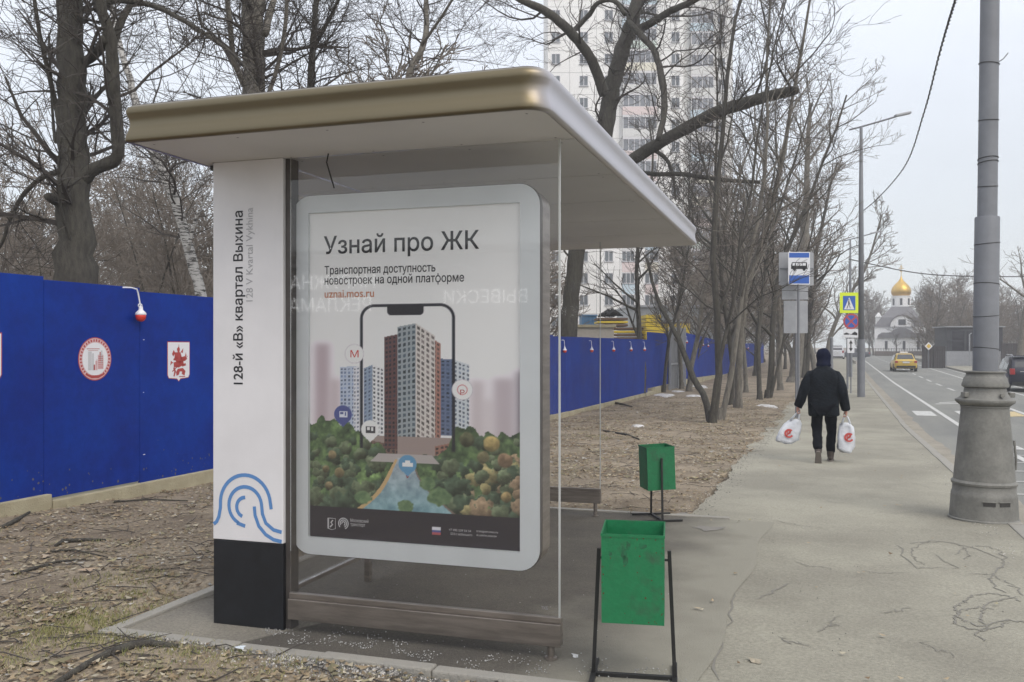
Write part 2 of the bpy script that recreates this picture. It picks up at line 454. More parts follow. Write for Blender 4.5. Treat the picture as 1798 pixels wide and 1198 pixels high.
# markings
def dash(r0, r1, s0, s1, m=Mline, name='road_marking', skew=0.0):
    n = max(1, int((s1 - s0) / 1.5)); b = MB()
    for j in range(n + 1):
        s_ = s0 + (s1 - s0) * j / n
        b.v += [(r0, s_, T(s_) - .122), (r1, s_ + skew, T(s_ + skew) - .122)]
    for j in range(n): q = 2 * j; b.f.append((q, q + 1, q + 3, q + 2)); b.m.append(0)
    return struct(b.build(name, m, rotz=-TH))
dash(3.10, 3.24, 2, 150)
for k in range(30): dash(3.42, 3.60, 5 + k * 2.0, 5 + k * 2.0 + 1.0) if k * 2 + 5 < 30 else None
for k in range(22): dash(5.36, 5.50, 44 + k * 6, 44 + k * 6 + 3)
dash(5.62, 5.78, 2, 44)
dash(7.78, 7.92, 26, 150)
dash(9.1, 9.2, 4, 140)
for k in range(4): dash(3.7 + k * 1.28, 4.3 + k * 1.28, 32.0, 34.2, Mline if k % 2 == 0 else Mliney, 'crossing_stripe', .4)
dash(2.35, 2.95, 31.6, 33.8, Mline, 'crossing_stripe')
for r0, r1, s0 in ((3.5, 5.4, 38), (3.7, 5.0, 38.9)): dash(r0, r1, s0, s0 + .35, skew=1.4)
for k in range(6): dash(2.2, 7.5, 12 + k * 1.5, 12.09 + k * 1.5, skew=.5)

# ------------------------------------------------------------------ shelter pad with its kerb
def padz(a, b): return T(rs(*sh_world(a, b))[1]) + .006
pb = MB(); na = 26; nb = 44
for j in range(nb + 1):
    bb = PADB0 + (PADB1 - PADB0) * j / nb
    for i in range(na + 1):
        # right limit of the pad: the old asphalt joint on the pavement, r = -0.62
        x, y = sh_world(0, bb)
        r_at = lambda a: rs(*sh_world(a, bb))[0]
        lo, hi = 0, 5
        for _ in range(30):
            mid = (lo + hi) / 2
            if r_at(mid) < -.62 + .03 * math.sin(bb * 3): lo = mid
            else: hi = mid
        aa = PADA0 + (lo - PADA0) * i / na
        pb.v.append((aa, bb, padz(aa, bb) + .009))
for j in range(nb):
    for i in range(na):
        q = j * (na + 1) + i; pb.f.append((q, q + 1, q + na + 2, q + na + 1)); pb.m.append(0)
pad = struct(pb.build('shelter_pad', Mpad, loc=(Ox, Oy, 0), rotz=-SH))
# the pad's asphalt fades from dark on the shelter side to the pavement's own dusty colour
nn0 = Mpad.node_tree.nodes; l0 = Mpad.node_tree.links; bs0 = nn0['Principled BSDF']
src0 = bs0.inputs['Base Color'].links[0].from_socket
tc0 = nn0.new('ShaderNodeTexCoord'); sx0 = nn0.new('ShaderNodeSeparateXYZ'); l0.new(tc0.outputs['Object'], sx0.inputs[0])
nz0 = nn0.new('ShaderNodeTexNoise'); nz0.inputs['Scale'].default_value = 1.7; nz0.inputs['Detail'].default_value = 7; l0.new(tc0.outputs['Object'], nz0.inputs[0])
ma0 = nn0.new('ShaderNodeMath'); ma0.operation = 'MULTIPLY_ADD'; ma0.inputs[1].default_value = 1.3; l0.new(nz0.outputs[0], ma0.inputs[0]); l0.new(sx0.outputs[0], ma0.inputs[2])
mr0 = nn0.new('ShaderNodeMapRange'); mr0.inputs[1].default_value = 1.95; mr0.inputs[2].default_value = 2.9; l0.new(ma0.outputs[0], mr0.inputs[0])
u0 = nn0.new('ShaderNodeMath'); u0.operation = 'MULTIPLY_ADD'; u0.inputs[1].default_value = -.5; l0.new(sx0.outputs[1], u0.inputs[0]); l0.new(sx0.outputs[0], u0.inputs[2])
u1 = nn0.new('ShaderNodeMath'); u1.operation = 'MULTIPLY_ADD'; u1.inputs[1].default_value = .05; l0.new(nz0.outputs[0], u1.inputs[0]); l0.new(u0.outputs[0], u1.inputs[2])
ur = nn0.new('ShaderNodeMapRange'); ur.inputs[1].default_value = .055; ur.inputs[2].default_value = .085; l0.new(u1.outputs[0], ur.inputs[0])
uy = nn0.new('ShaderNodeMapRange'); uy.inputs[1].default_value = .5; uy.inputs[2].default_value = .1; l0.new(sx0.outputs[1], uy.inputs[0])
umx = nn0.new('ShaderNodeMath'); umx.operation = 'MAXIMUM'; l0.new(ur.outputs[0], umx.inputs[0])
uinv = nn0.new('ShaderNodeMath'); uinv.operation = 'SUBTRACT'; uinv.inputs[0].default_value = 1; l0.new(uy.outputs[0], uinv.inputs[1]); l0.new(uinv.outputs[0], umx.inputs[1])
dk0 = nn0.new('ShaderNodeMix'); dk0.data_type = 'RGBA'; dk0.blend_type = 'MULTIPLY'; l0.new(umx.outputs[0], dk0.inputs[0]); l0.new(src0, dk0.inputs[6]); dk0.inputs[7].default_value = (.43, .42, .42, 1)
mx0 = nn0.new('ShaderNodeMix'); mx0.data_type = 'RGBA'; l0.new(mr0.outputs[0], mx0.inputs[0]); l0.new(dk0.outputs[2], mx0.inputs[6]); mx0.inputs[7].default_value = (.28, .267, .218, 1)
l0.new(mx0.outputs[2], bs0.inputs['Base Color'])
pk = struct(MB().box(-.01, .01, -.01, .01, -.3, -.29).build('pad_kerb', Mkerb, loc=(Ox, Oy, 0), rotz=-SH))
def stone(a0, a1, b0, b1, z):
    b = MB(); b.bev(a0, a1, b0, b1, z - .18, z + .035, .01); return b.build('kerb_stone', Mkerb, pk)
rng = random.Random(3)
a = PADA0 - .085
for L in (.72, .16, .50, .62, .95): 
    stone(a + .003, a + L - .003, PADB0 - .085 + rng.uniform(-.004, .004), PADB0, rng.uniform(-.004, .006)); a += L
b_ = PADB0 + .0
for k in range(6):
    L = min(.95, PADB1 - b_); stone(PADA0 - .085 + rng.uniform(-.006, .006), PADA0, b_ + .004, b_ + L - .004, padz(0, b_ + L / 2) - .006); b_ += L
    if b_ >= PADB1 - .01: break
for k in range(3): stone(PADA0 - .08 + k * 1.0, PADA0 - .08 + k * 1.0 + .99, PADB1 + .002, PADB1 + .085, padz(0, PADB1) - .012)
# ------------------------------------------------------------------ bus shelter
sh = thing('bus_shelter', 'bus shelter with a champagne and silver roof, white name pylon and glazed poster lightbox', 'bus shelter', (Ox, Oy, 0), -SH)
ZR = 2.66
F = lambda u, v, d: (u, d, v)
# pylon
MB().bev(-.46, 0, -.035, .075, .50, ZR, .004).build('pylon', Mwhite, sh)
MB().bev(-.458, .0, -.033, .073, -.02, .497, .003).build('pylon_base', Mblack, sh)
MB().box(.002, .035, -.01, .07, .02, ZR - .002).build('pylon_post', Msteeld, sh)
text_mesh('128-й «В» квартал Выхина', .085, Mtextb, 'pylon_lettering', sh, face_M(-.262, -.0365, 1.39, (0, 0, 1), (-1, 0, 0)), width=.985, bold=.012)
text_mesh('128 V Kvartal Vykhina', .062, Mtextg, 'pylon_lettering', sh, face_M(-.196, -.0365, 1.86, (0, 0, 1), (-1, 0, 0)), width=.53)
wv = MB()
def ribbon(mb, pts, wd, d=-.0365):
    n = len(pts)
    L = []; Rr = []
    for i in range(n):
        a = pts[max(0, i - 1)]; b = pts[min(n - 1, i + 1)]
        dx, dz = b[0] - a[0], b[1] - a[1]; l_ = math.hypot(dx, dz) or 1
        nx, nz_ = -dz / l_ * wd / 2, dx / l_ * wd / 2
        L.append((pts[i][0] + nx, d, pts[i][1] + nz_)); Rr.append((pts[i][0] - nx, d, pts[i][1] - nz_))
    o = len(mb.v); mb.v += L + Rr
    for i in range(n - 1): mb.f.append((o + i, o + n + i, o + n + i + 1, o + i + 1)); mb.m.append(0)
cx_, cz_ = -.245, .70
def S(p0, p1, n=12): 
    return [(p0[0] + (p1[0] - p0[0]) * k / n, p0[1] + (p1[1] - p0[1]) * (.5 - .5 * math.cos(math.pi * k / n))) for k in range(n + 1)]
ribbon(wv, [(-.455, .585), (-.435, .60), (-.42, .63), (-.41, .68)] + arc(cx_, cz_ + .01, .165, 175, 5, 20) + [(-.075, .69)], .021)
ribbon(wv, [(-.245, .585), (-.30, .60)] + arc(cx_, cz_, .108, 245, 10, 22) + [(-.132, .66), (-.11, .61), (-.06, .575), (-.008, .565)], .021)
ribbon(wv, arc(cx_, cz_ - .008, .056, 250, 90, 14), .021)
ribbon(wv, [(-.185, .70), (-.18, .65), (-.155, .59), (-.11, .545), (-.06, .52), (-.008, .512)], .021)
wv.build('pylon_emblem', Mwave, sh)
# near side glazing, rail and foot
def glaze(a0, a1, b0, z0, z1, name='glass_panel'):
    b = MB(); b.box(a0, a1, b0, b0 + .010, z0, z1)
    o = b.build(name, Mglass, sh)
    e_ = MB(); e_.box(a1 + .0005, a1 + .009, b0 - .001, b0 + .011, z0, z1); e_.build('glass_edge', Mgedge, o); return o
g1 = glaze(.038, 1.59, -.022, .19, ZR - .004)
def rail(a0, a1, b0, z0, gz):
    b = MB(); b.bev(a0, a1, b0 - .028, b0 + .034, z0, z0 + .115, .004); o = b.build('bottom_rail', Msteel, sh)
    b2_ = MB(); b2_.bev(a0, a1, b0 - .012, b0 + .02, z0 + .1155, z0 + .145, .003); b2_.build('rail_cap', Msteel, o)
    f_ = MB(); f_.tube([(a1 - .055, b0, gz + .004), (a1 - .055, b0, z0 - .0005)], .019, 14); f_.build('foot', Msteel, o)
    fl = MB(); fl.lathe([(.032, gz + .006), (.032, gz + .016), (.018, gz + .02)], 16, cx=a1 - .055, cy=b0); fl.build('foot_plate', Msteel, o)
rail(.037, 1.605, -.02, .085, padz(1.55, 0) + .005)
text_mesh('ТКБ', .022, Mtextlg, 'glass_mark', sh, face_M(1.50, -.0235, .265), width=.035)
# lightbox
LX0, LX1, LZ0, LZ1 = .010, 1.471, .434, 2.454
lb = MB(); lb.prism(rrect(LX0, LX1, LZ0, LZ1, .115, 8), F, .075, .050)
PX0, PX1, PZ0, PZ1 = .109, 1.363, .53, 2.357
def ring(outer, inner, y0, y1, name, m, parent):
    b = MB(); n = len(outer)
    b.v = [F(u, v, y0) for u, v in outer] + [F(u, v, y0) for u, v in inner] + [F(u, v, y1) for u, v in outer] + [F(u, v, y1) for u, v in inner]
    for i in range(n):
        j = (i + 1) % n
        b.f += [(i, j, n + j, n + i), (2 * n + j, 2 * n + i, 3 * n + i, 3 * n + j), (j, i, 2 * n + i, 2 * n + j), (n + i, n + j, 3 * n + j, 3 * n + i)]
        b.m += [0] * 4
    return b.build(name, m, parent)
def same_n(x0, x1, z0, z1, r): return rrect(x0, x1, z0, z1, r, 8)
bodyb = MB(); bodyb.prism(same_n(LX0 + .03, LX1 - .03, LZ0 + .03, LZ1 - .03, .1), F, .30, .082)
body = bodyb.build('lightbox', Mdark, sh)
ring(same_n(LX0, LX1, LZ0, LZ1, .115), same_n(PX0, PX1, PZ0, PZ1, .006), .048, .080, 'frame', Mframe, body)
ring(same_n(LX0 - .004, LX1 + .004, LZ0 - .004, LZ1 + .004, .119), same_n(LX0 + .0005, LX1 - .0005, LZ0 + .0005, LZ1 - .0005, .1145), .053, .086, 'bronze_trim', Msteeld, body)
ring(same_n(LX0 + .006, LX1 - .006, LZ0 + .006, LZ1 - .006, .108), same_n(LX0 + .032, LX1 - .032, LZ0 + .032, LZ1 - .032, .1), .125, .265, 'casing', Msteel, body)
# poster print: colours laid on a fine grid, in the photo's rectified units
NXp, NYp = 300, 436
Xp, Yp = np.meshgrid(np.linspace(541, 913, NXp), np.linspace(365, 957, NYp))
def q_(px, py):
    k = (px - 541) / 372; return px, 365 + 592 * (py - (375 - 20 * k)) / (568 + 47 * k)
img = np.zeros((NYp, NXp, 3)); 
rs_ = np.random.RandomState(5)
def vnoise(sc, seed, oct=4):
    o = np.zeros_like(Xp); amp = 1; tot = 0
    for k in range(oct):
        r_ = np.random.RandomState(seed + k); gx = int(372 / sc * 2 ** k) + 3; gy = int(592 / sc * 2 ** k) + 3
        gr = r_.rand(gy, gx); fx = (Xp - 541) / sc * 2 ** k; fy = (Yp - 365) / sc * 2 ** k
        ix = fx.astype(int); iy = fy.astype(int); tx = fx - ix; ty = fy - iy; tx = tx * tx * (3 - 2 * tx); ty = ty * ty * (3 - 2 * ty)
        ix = np.clip(ix, 0, gx - 2); iy = np.clip(iy, 0, gy - 2)
        v = (gr[iy, ix] * (1 - tx) + gr[iy, ix + 1] * tx) * (1 - ty) + (gr[iy + 1, ix] * (1 - tx) + gr[iy + 1, ix + 1] * tx) * ty
        o += v * amp; tot += amp; amp *= .55
    return o / tot
def paint(mask, col): 
    m3 = np.clip(mask, 0, 1)[..., None]; img[:] = img * (1 - m3) + np.array(col) * m3 if not isinstance(col, np.ndarray) else img * (1 - m3) + col * m3
tY = (Yp - 365) / 592
img[:] = np.array((220, 217, 226)) * (1 - tY[..., None]) + np.array((230, 221, 225)) * tY[..., None]
vv = ((Yp > 560) & (Yp < 760)) * 1.0
def soft(x0, x1, y0, col, a, bl=4):
    mx_ = 1 / (1 + np.exp(-(Xp - x0) / bl)) * 1 / (1 + np.exp((Xp - x1) / bl)) / (1 + np.exp(-(Yp - y0) / 3))
    paint(mx_ * a, col)
soft(551, 577, 604, (166, 140, 150), .85); soft(579, 598, 668, (176, 152, 158), .7)
soft(829, 851, 668, (178, 160, 165), .7); soft(868, 900, 664, (160, 140, 150), .7); soft(906, 920, 652, (110, 95, 110), .8)
soft(848, 870, 700, (190, 176, 180), .6)
def bld(x0, x1, yt0, yt1, yb, col, wcol, cw, ch, fr=.55, sh_=0.0):
    top = yt0 + (yt1 - yt0) * (Xp - x0) / max(1e-6, (x1 - x0))
    m_ = (Xp >= x0) & (Xp < x1) & (Yp >= top) & (Yp < yb)
    paint(m_ * 1.0, col)
    fx = ((Xp - x0) / cw) % 1; fy = ((Yp - top) / ch) % 1
    wm = m_ & (fx > .22) & (fx < .22 + fr) & (fy > .25) & (fy < .25 + fr) & (Yp > top + 3)
    ix = ((Xp - x0) / cw).astype(int); iy = ((Yp - top) / ch).astype(int)
    h = ((ix * 37 + iy * 91) % 17) / 17.0
    wc = np.array(wcol)[None, None, :] * (.7 + .6 * h[..., None]); img[wm] = np.clip(wc, 0, 255)[wm]
bld(597, 638, 646, 644, 775, (168, 182, 206), (92, 112, 150), 7, 7)
bld(622, 638, 646, 644, 775, (206, 206, 214), (120, 130, 150), 6, 7)
bld(641, 657, 648, 642, 785, (128, 150, 178), (80, 96, 128), 7, 7)
bld(657, 681, 642, 648, 785, (214, 214, 216), (86, 92, 104), 7, 7.5)
bld(679, 702, 592, 587, 790, (98, 62, 62), (48, 44, 56), 7, 8)
bld(777, 802, 630, 632, 765, (86, 106, 142), (56, 72, 104), 9, 7)
bld(800, 826, 632, 640, 765, (188, 196, 204), (92, 106, 126), 7, 7.5)
bld(765, 778, 596, 604, 795, (166, 110, 92), (92, 70, 68), 6, 8)
bld(702, 735, 574, 568, 800, (140, 152, 158), (62, 76, 90), 8.2, 9.6, .6)
bld(735, 768, 568, 590, 802, (200, 192, 186), (108, 98, 96), 8.2, 9.6, .6)
bld(702, 735, 790, 794, 806, (150, 84, 66), (80, 50, 46), 9, 9); bld(735, 800, 794, 782, 806, (172, 92, 70), (88, 56, 50), 9, 9)
# foliage
n1 = vnoise(26, 11, 5); n2 = vnoise(9, 31, 3)
edge = np.interp(Xp, [541, 562, 592, 620, 650, 685, 715, 760, 782, 805, 826, 850, 880, 913], [748, 738, 742, 752, 772, 800, 812, 806, 792, 756, 748, 764, 756, 766]) + 4 * np.sin(Xp / 4.3) + 30 * (n1 - .5)
paint(((Yp > 768) & (Yp < 812) & (Xp > 640) & (Xp < 800)) * 1.0, (150, 130, 124)); bld(642, 702, 776, 784, 800, (112, 84, 76), (70, 60, 62), 8, 8, .6); bld(768, 800, 784, 776, 800, (150, 98, 80), (84, 64, 62), 8, 8, .6)
fol = (Yp > edge)
gcol = np.stack([34 + 82 * n2 * n1 * 2, 52 + 92 * n1 * n2 * 2.2, 40 + 40 * n1 * n2 * 2], -1)
paint(fol * 1.0, gcol)
rb = np.random.RandomState(8)
for k in range(250):
    bx = rb.uniform(541, 913); by = 765 + (rb.rand() ** .8) * 135
    rr = rb.uniform(7, 17) * (0.7 + (by - 760) / 200)
    if 668 < bx < 772 and by > 800: continue
    if by - rr < np.interp(bx, [541, 592, 650, 685, 715, 760, 790, 805, 850, 913], [740, 742, 770, 800, 812, 806, 790, 756, 758, 764]): continue
    kind = rb.rand()
    base = np.array((92, 106, 76)) if kind < .5 else np.array((62, 82, 62))
    if bx > 820 and rb.rand() < .3: base = np.array((150, 138, 84)) if rb.rand() < .5 else np.array((146, 120, 88))
    dx_ = (Xp - bx) / rr; dy_ = (Yp - by) / (rr * .95); d2 = dx_ ** 2 + dy_ ** 2 + (n2 - .5) * 1.9 + (n1 - .5) * .8
    lum = np.clip(.95 - .55 * (dy_ * .7 + dx_ * .35), .3, 1.35) * (.65 + .7 * vnoise(6, 60 + k % 5, 2) if k % 5 == 0 else .62 + .75 * n2)
    paint(np.clip((1 - d2) * 4, 0, 1) * (Yp > 745), base[None, None, :] * lum[..., None])
for bx, by, rr, c_ in ((583, 806, 9, (150, 130, 84)), (596, 838, 10, (152, 132, 84)), (577, 862, 8, (150, 132, 88)), (571, 832, 7, (138, 122, 78)),
                       (864, 776, 15, (196, 168, 84)), (886, 804, 14, (160, 124, 88)), (888, 866, 10, (170, 142, 80)), (850, 800, 12, (118, 110, 72)), (822, 770, 14, (96, 98, 64))):
    dx_ = (Xp - bx) / rr; dy_ = (Yp - by) / rr; d2 = dx_ ** 2 + dy_ ** 2 + (n2 - .5) * .6
    paint(np.clip((1 - d2) * 3, 0, 1), np.array(c_)[None, None, :] * (np.clip(.85 - .35 * dy_, .5, 1.3) * (.6 + .7 * n2))[..., None])
# road and river
paint(((Yp > 800) & (Yp < 815) & (np.abs(Xp - 715) < 62 - (815 - Yp) * 1.0)) * 1.0, (168, 158, 156))
tt = np.clip((Yp - 808) / 92, 0, 1)
lft = 702 - 82 * tt ** 1.7 * .8 - 6 * np.sin(tt * 5) * (1 - tt); rgt = 732 + 78 * tt ** 1.5 * .8 - 6 * np.sin(tt * 4)
riv = (Xp > lft) & (Xp < rgt) & (Yp > 806) & (Yp < 900)
wn = vnoise(14, 77, 4)
paint(riv * 1.0, np.stack([66 + 90 * wn + 40 * (1 - tt), 118 + 84 * wn, 134 + 76 * wn], -1))
paint((np.abs(Xp - lft + 1.5) < 2.4 + 3 * tt) * (Yp > 810) * (Yp < 900) * 1.0, (196, 158, 92))
paint((np.abs(Xp - rgt - 1.0) < 1.2 + 1.5 * tt) * (Yp > 815) * (Yp < 900) * 1.0, (120, 104, 92))
paint(((Xp - 720) ** 2 / 6 + (Yp - 838) ** 2 / 16 < 1) * 1.0, (150, 50, 40))
for bx, by, rr in ((716, 892, 15), (640, 880, 16), (775, 872, 22), (755, 850, 15)):
    d2 = ((Xp - bx) / rr) ** 2 + ((Yp - by) / rr / .8) ** 2 + (n2 - .5)
    paint(np.clip((1 - d2) * 4, 0, 1), np.stack([60 + 70 * n2, 92 + 70 * n2, 60 + 40 * n2], -1))
# phone outline in front of the towers
def rr_sdf(x0, x1, y0, y1, r):
    cx0, cy0 = (x0 + x1) / 2, (y0 + y1) / 2
    qx = np.abs(Xp - cx0) - (x1 - x0) / 2 + r; qy = np.abs(Yp - cy0) - (y1 - y0) / 2 + r
    return np.hypot(np.maximum(qx, 0), np.maximum(qy, 0)) + np.minimum(np.maximum(qx, qy), 0) - r
sd_ = rr_sdf(634, 803, 533, 980, 26)
paint(np.clip(3.1 - np.abs(sd_ + 3), 0, 1) * (Yp < 792), (34, 36, 48))
paint(np.clip(1 - rr_sdf(684, 748, 520, 553, 7), 0, 1) * (Yp > 534), (30, 30, 40))
bld(678, 702, 700, 700, 792, (98, 62, 62), (48, 44, 56), 7, 8)
# pins
def disc(cx0, cy0, r, col): paint(np.clip(r - np.hypot(Xp - cx0, Yp - cy0), 0, 1), col)
disc(624, 622, 18, (176, 168, 178)); disc(624, 622, 17, (240, 236, 238)); disc(815, 684, 18.5, (176, 168, 178)); disc(815, 684, 17.5, (240, 236, 240)); disc(815, 684, 9.5, (200, 96, 96)); disc(815, 684, 8, (230, 226, 230))
disc(603, 732, 17, (58, 72, 146)); disc(653, 758, 17, (226, 224, 228)); disc(720, 817, 16.5, (58, 140, 186))
for (cx0, cy0, col) in ((603, 750, (58, 72, 146)), (653, 776, (226, 224, 228)), (720, 834, (58, 140, 186))):
    paint(((np.abs(Xp - cx0) < (cy0 + 5 - Yp)) & (Yp > cy0 - 4) & (Yp < cy0 + 5)) * 1.0, col)
def rect(x0, x1, y0, y1, col): paint(((Xp >= x0) & (Xp <= x1) & (Yp >= y0) & (Yp <= y1)) * 1.0, col)
rect(596, 611, 726, 737, (200, 206, 232)); rect(598, 604, 728, 732, (58, 72, 146)); rect(606, 609, 728, 735, (58, 72, 146))
rect(645, 662, 752, 764, (52, 52, 62)); rect(647, 652, 754, 759, (226, 224, 228)); rect(655, 659, 754, 761, (226, 224, 228))
rect(711, 730, 815, 821, (214, 230, 240)); rect(716, 724, 811, 815, (214, 230, 240))
# black foot strip
paint((Yp > 900) * 1.0, (44, 40, 50))
rect(775 - 12, 775 + 3, 925, 930, (206, 206, 214)); rect(763, 778, 930, 934, (64, 74, 150)); rect(763, 778, 934, 938, (180, 62, 66))
img = np.clip(img, 0, 255) / 255.0
lin_img = np.where(img <= .04045, img / 12.92, ((img + .055) / 1.055) ** 2.4)
lum_ = lin_img.mean(-1, keepdims=True); lin_img = np.clip((lum_ + (lin_img - lum_) * .72) * 1.2, 0, .84)
vx = PX0 + (Xp - 541) / 372 * (PX1 - PX0); vz = PZ1 - (Yp - 365) / 592 * (PZ1 - PZ0)
co = np.stack([vx, np.full_like(vx, .0705), vz], -1).reshape(-1, 3)
idx = np.arange(NXp * NYp).reshape(NYp, NXp)
fc = np.stack([idx[1:, :-1], idx[1:, 1:], idx[:-1, 1:], idx[:-1, :-1]], -1).reshape(-1, 4)
me = bpy.data.meshes.new('poster'); me.vertices.add(len(co)); me.vertices.foreach_set('co', co.ravel().astype(np.float32))
me.loops.add(fc.size); me.loops.foreach_set('vertex_index', fc.ravel().astype(np.int32))
me.polygons.add(len(fc)); me.polygons.foreach_set('loop_start', np.arange(0, fc.size, 4, dtype=np.int32))
me.update(calc_edges=True)
ca = me.color_attributes.new('Col', 'FLOAT_COLOR', 'POINT')
ca.data.foreach_set('color', np.concatenate([lin_img.reshape(-1, 3), np.ones((NXp * NYp, 1))], 1).ravel().astype(np.float32))
Mposter = mat('poster_print', (.7, .7, .7), .45, attr='Col'); me.materials.append(Mposter)
poster = bpy.data.objects.new('poster', me); C.objects.link(poster); poster.parent = sh
def P_(px, py):
    x_, y_ = q_(px, py); return PX0 + (x_ - 541) / 372 * (PX1 - PX0), PZ1 - (y_ - 365) / 592 * (PZ1 - PZ0)
def ptext(s, px0, px1, py, size, m, bold=0.0, parent=poster):
    x0, z0 = P_(px0, py); x1, _ = P_(px1, py)
    return text_mesh(s, size, m, 'lettering', parent, face_M(x0, .069, z0), width=x1 - x0, bold=bold)
ptext('Узнай про ЖК', 568, 843, 446, .135, Mtextb, .012)
ptext('Транспортная доступность', 569, 769, 482, .064, Mtextb, .010)
ptext('новостроек на одной платформе', 569, 818, 500, .064, Mtextb, .010)
ptext('uznai.mos.ru', 569, 660, 523, .064, Mtexto, .008)
ptext('М', 617, 632, 628, .055, mat('metro_red', (.6, .06, .05), .5))
ptext('Р', 811.5, 819, 694, .038, mat('parking_red', (.5, .12, .12), .5), .01)
ptext('Московский', 617, 650, 918, .026, Mtextw); ptext('транспорт', 617, 644, 925, .026, Mtextw)
ptext('+7 495 539 54 54', 792, 830, 934, .018, Mtextw); ptext('3210 с мобильного', 795, 832, 941, .018, Mtextw)
ptext('transport.mos.ru', 839, 875, 936, .018, Mtextw); ptext('vk.com/mt.moscow', 839, 873, 943, .018, Mtextw)
lg = MB()
x0, z0 = P_(582, 921)
for k_ in range(3): ribbon(lg, [(x0 - .024 + .003 * k_, z0 + .03), (x0 - .024 + .003 * k_, z0 - .028), (x0, z0 - .034), (x0 + .024, z0 - .028), (x0 + .024, z0 + .03), (x0 - .024, z0 + .03)], .004, .069)
ribbon(lg, [(x0 - .01, z0 - .02), (x0 + .006, z0 - .004), (x0 - .004, z0 + .006), (x0 + .008, z0 + .02)], .008, .069)
x0, z0 = P_(604, 921)
for rr in (.010, .020, .030): ribbon(lg, arc(x0, z0, rr, -70, 180 + rr * 1500, 18), .0055, .0690)
lg.build('logo_print', Mtextw, poster)

# roof: curved fascia swept round a rounded rectangle
RA0, RA1, RB0, RB1 = -.575, 1.70, -.63, 5.17
prof = [(.030, .0), (.004, .002), (.001, .010), (.003, .030), (.010, .052), (.016, .075), (.017, .096), (.013, .116), (.006, .135), (.003, .150), (.009, .167), (.026, .180), (.05, .186)]
nseg = 10; Rc = .13
def loop_(d):
    r1 = max(Rc - d, .02); r0 = .022; x0, x1, y0, y1 = RA0 + d, RA1 - d, RB0 + d, RB1 - d
    return (arc(x1 - r1, y0 + r1, r1, -90, 0, nseg) + arc(x1 - r1, y1 - r1, r1, 0, 90, nseg) +
            arc(x0 + r0, y1 - r0, r0, 90, 180, 4) + arc(x0 + r0, y0 + r0, r0, 180, 270, 4))
fb = MB(); n = len(loop_(0))
for d, dz in prof:
    for u, v in loop_(d): fb.v.append((u, v, ZR + dz * 1.07))
for i in range(len(prof) - 1):
    for k in range(n):
        k2 = (k + 1) % n
        fb.f.append((i * n + k, i * n + k2, (i + 1) * n + k2, (i + 1) * n + k)); fb.m.append(0)
# fascia halves: champagne at the front end, silver along the sides
Mfas = bpy.data.materials.new('fascia_metal'); Mfas.use_nodes = True
nn = Mfas.node_tree.nodes; ll = Mfas.node_tree.links; pp = nn['Principled BSDF']
pp.inputs['Metallic'].default_value = .9; pp.inputs['Roughness'].default_value = .38
tcn = nn.new('ShaderNodeTexCoord'); sx = nn.new('ShaderNodeSeparateXYZ'); ll.new(tcn.outputs['Object'], sx.inputs[0])
mrn = nn.new('ShaderNodeMapRange'); mrn.inputs[1].default_value = RB0 + .015; mrn.inputs[2].default_value = RB0 + .10
ll.new(sx.outputs[1], mrn.inputs[0]); mxn = nn.new('ShaderNodeMix'); mxn.data_type = 'RGBA'; ll.new(mrn.outputs[0], mxn.inputs[0])
mxn.inputs[6].default_value = (.165, .138, .088, 1); mxn.inputs[7].default_value = (.50, .48, .495, 1); ll.new(mxn.outputs[2], pp.inputs['Base Color'])
HZ_ = lambda u, v, d: (u, v, d)
roof = MB(); roof.prism(loop_(.045), HZ_, ZR + .19, ZR + .201); roof = roof.build('roof', Msteeld, sh)
fa = fb.build('fascia', Mfas, roof, smooth=True)
# roof core, closes the gaps between soffit panels
MB().prism(loop_(.028), HZ_, ZR + .012, ZR + .03).build('roof_core', Mdark, roof)
cuts = [RB0 + .032, .02, 1.02, 2.03, 3.04, 4.05, RB1 - .032]
for k in range(6):
    a0_, a1_, c0_, c1_ = RA0 + .034, RA1 - .034, cuts[k] + .005, cuts[k + 1] - .005; rr_ = .097
    if k == 0: poly = arc(a1_ - rr_, c0_ + rr_, rr_, -90, 0, 8) + [(a1_, c1_), (a0_, c1_)] + [(a0_, c0_)]
    elif k == 5: poly = [(a0_, c0_), (a1_, c0_)] + arc(a1_ - rr_, c1_ - rr_, rr_, 0, 90, 8) + [(a0_, c1_)]
    else: poly = [(a0_, c0_), (a1_, c0_), (a1_, c1_), (a0_, c1_)]
    MB().prism(poly, HZ_, ZR + .001, ZR + .010).build('soffit_panel', Msoffit, roof)
scr = MB()
for k in range(6):
    for bb in (cuts[k] + .06, cuts[k + 1] - .06):
        for q in range(5): 
            aa = RA0 + .12 + q * (RA1 - RA0 - .24) / 4
            scr.v += [(aa + .007 * math.cos(t * math.pi / 3), bb + .007 * math.sin(t * math.pi / 3), ZR - .0015) for t in range(6)]; o_ = len(scr.v) - 6
            scr.f.append([o_ + 5 - t for t in range(6)]); scr.m.append(0)
stuff(scr.build('screw', Msteeld, roof))
MB().box(-.52, -.462, .02, .08, ZR - .03, ZR - .002).build('bracket', Mdark, sh)
MB().tube([(.30, -.06, ZR - .001), (.29, -.062, ZR - .05), (.315, -.06, ZR - .13), (.33, -.05, ZR - .19)], .004, 5).build('loose_cable', Mdark, sh)
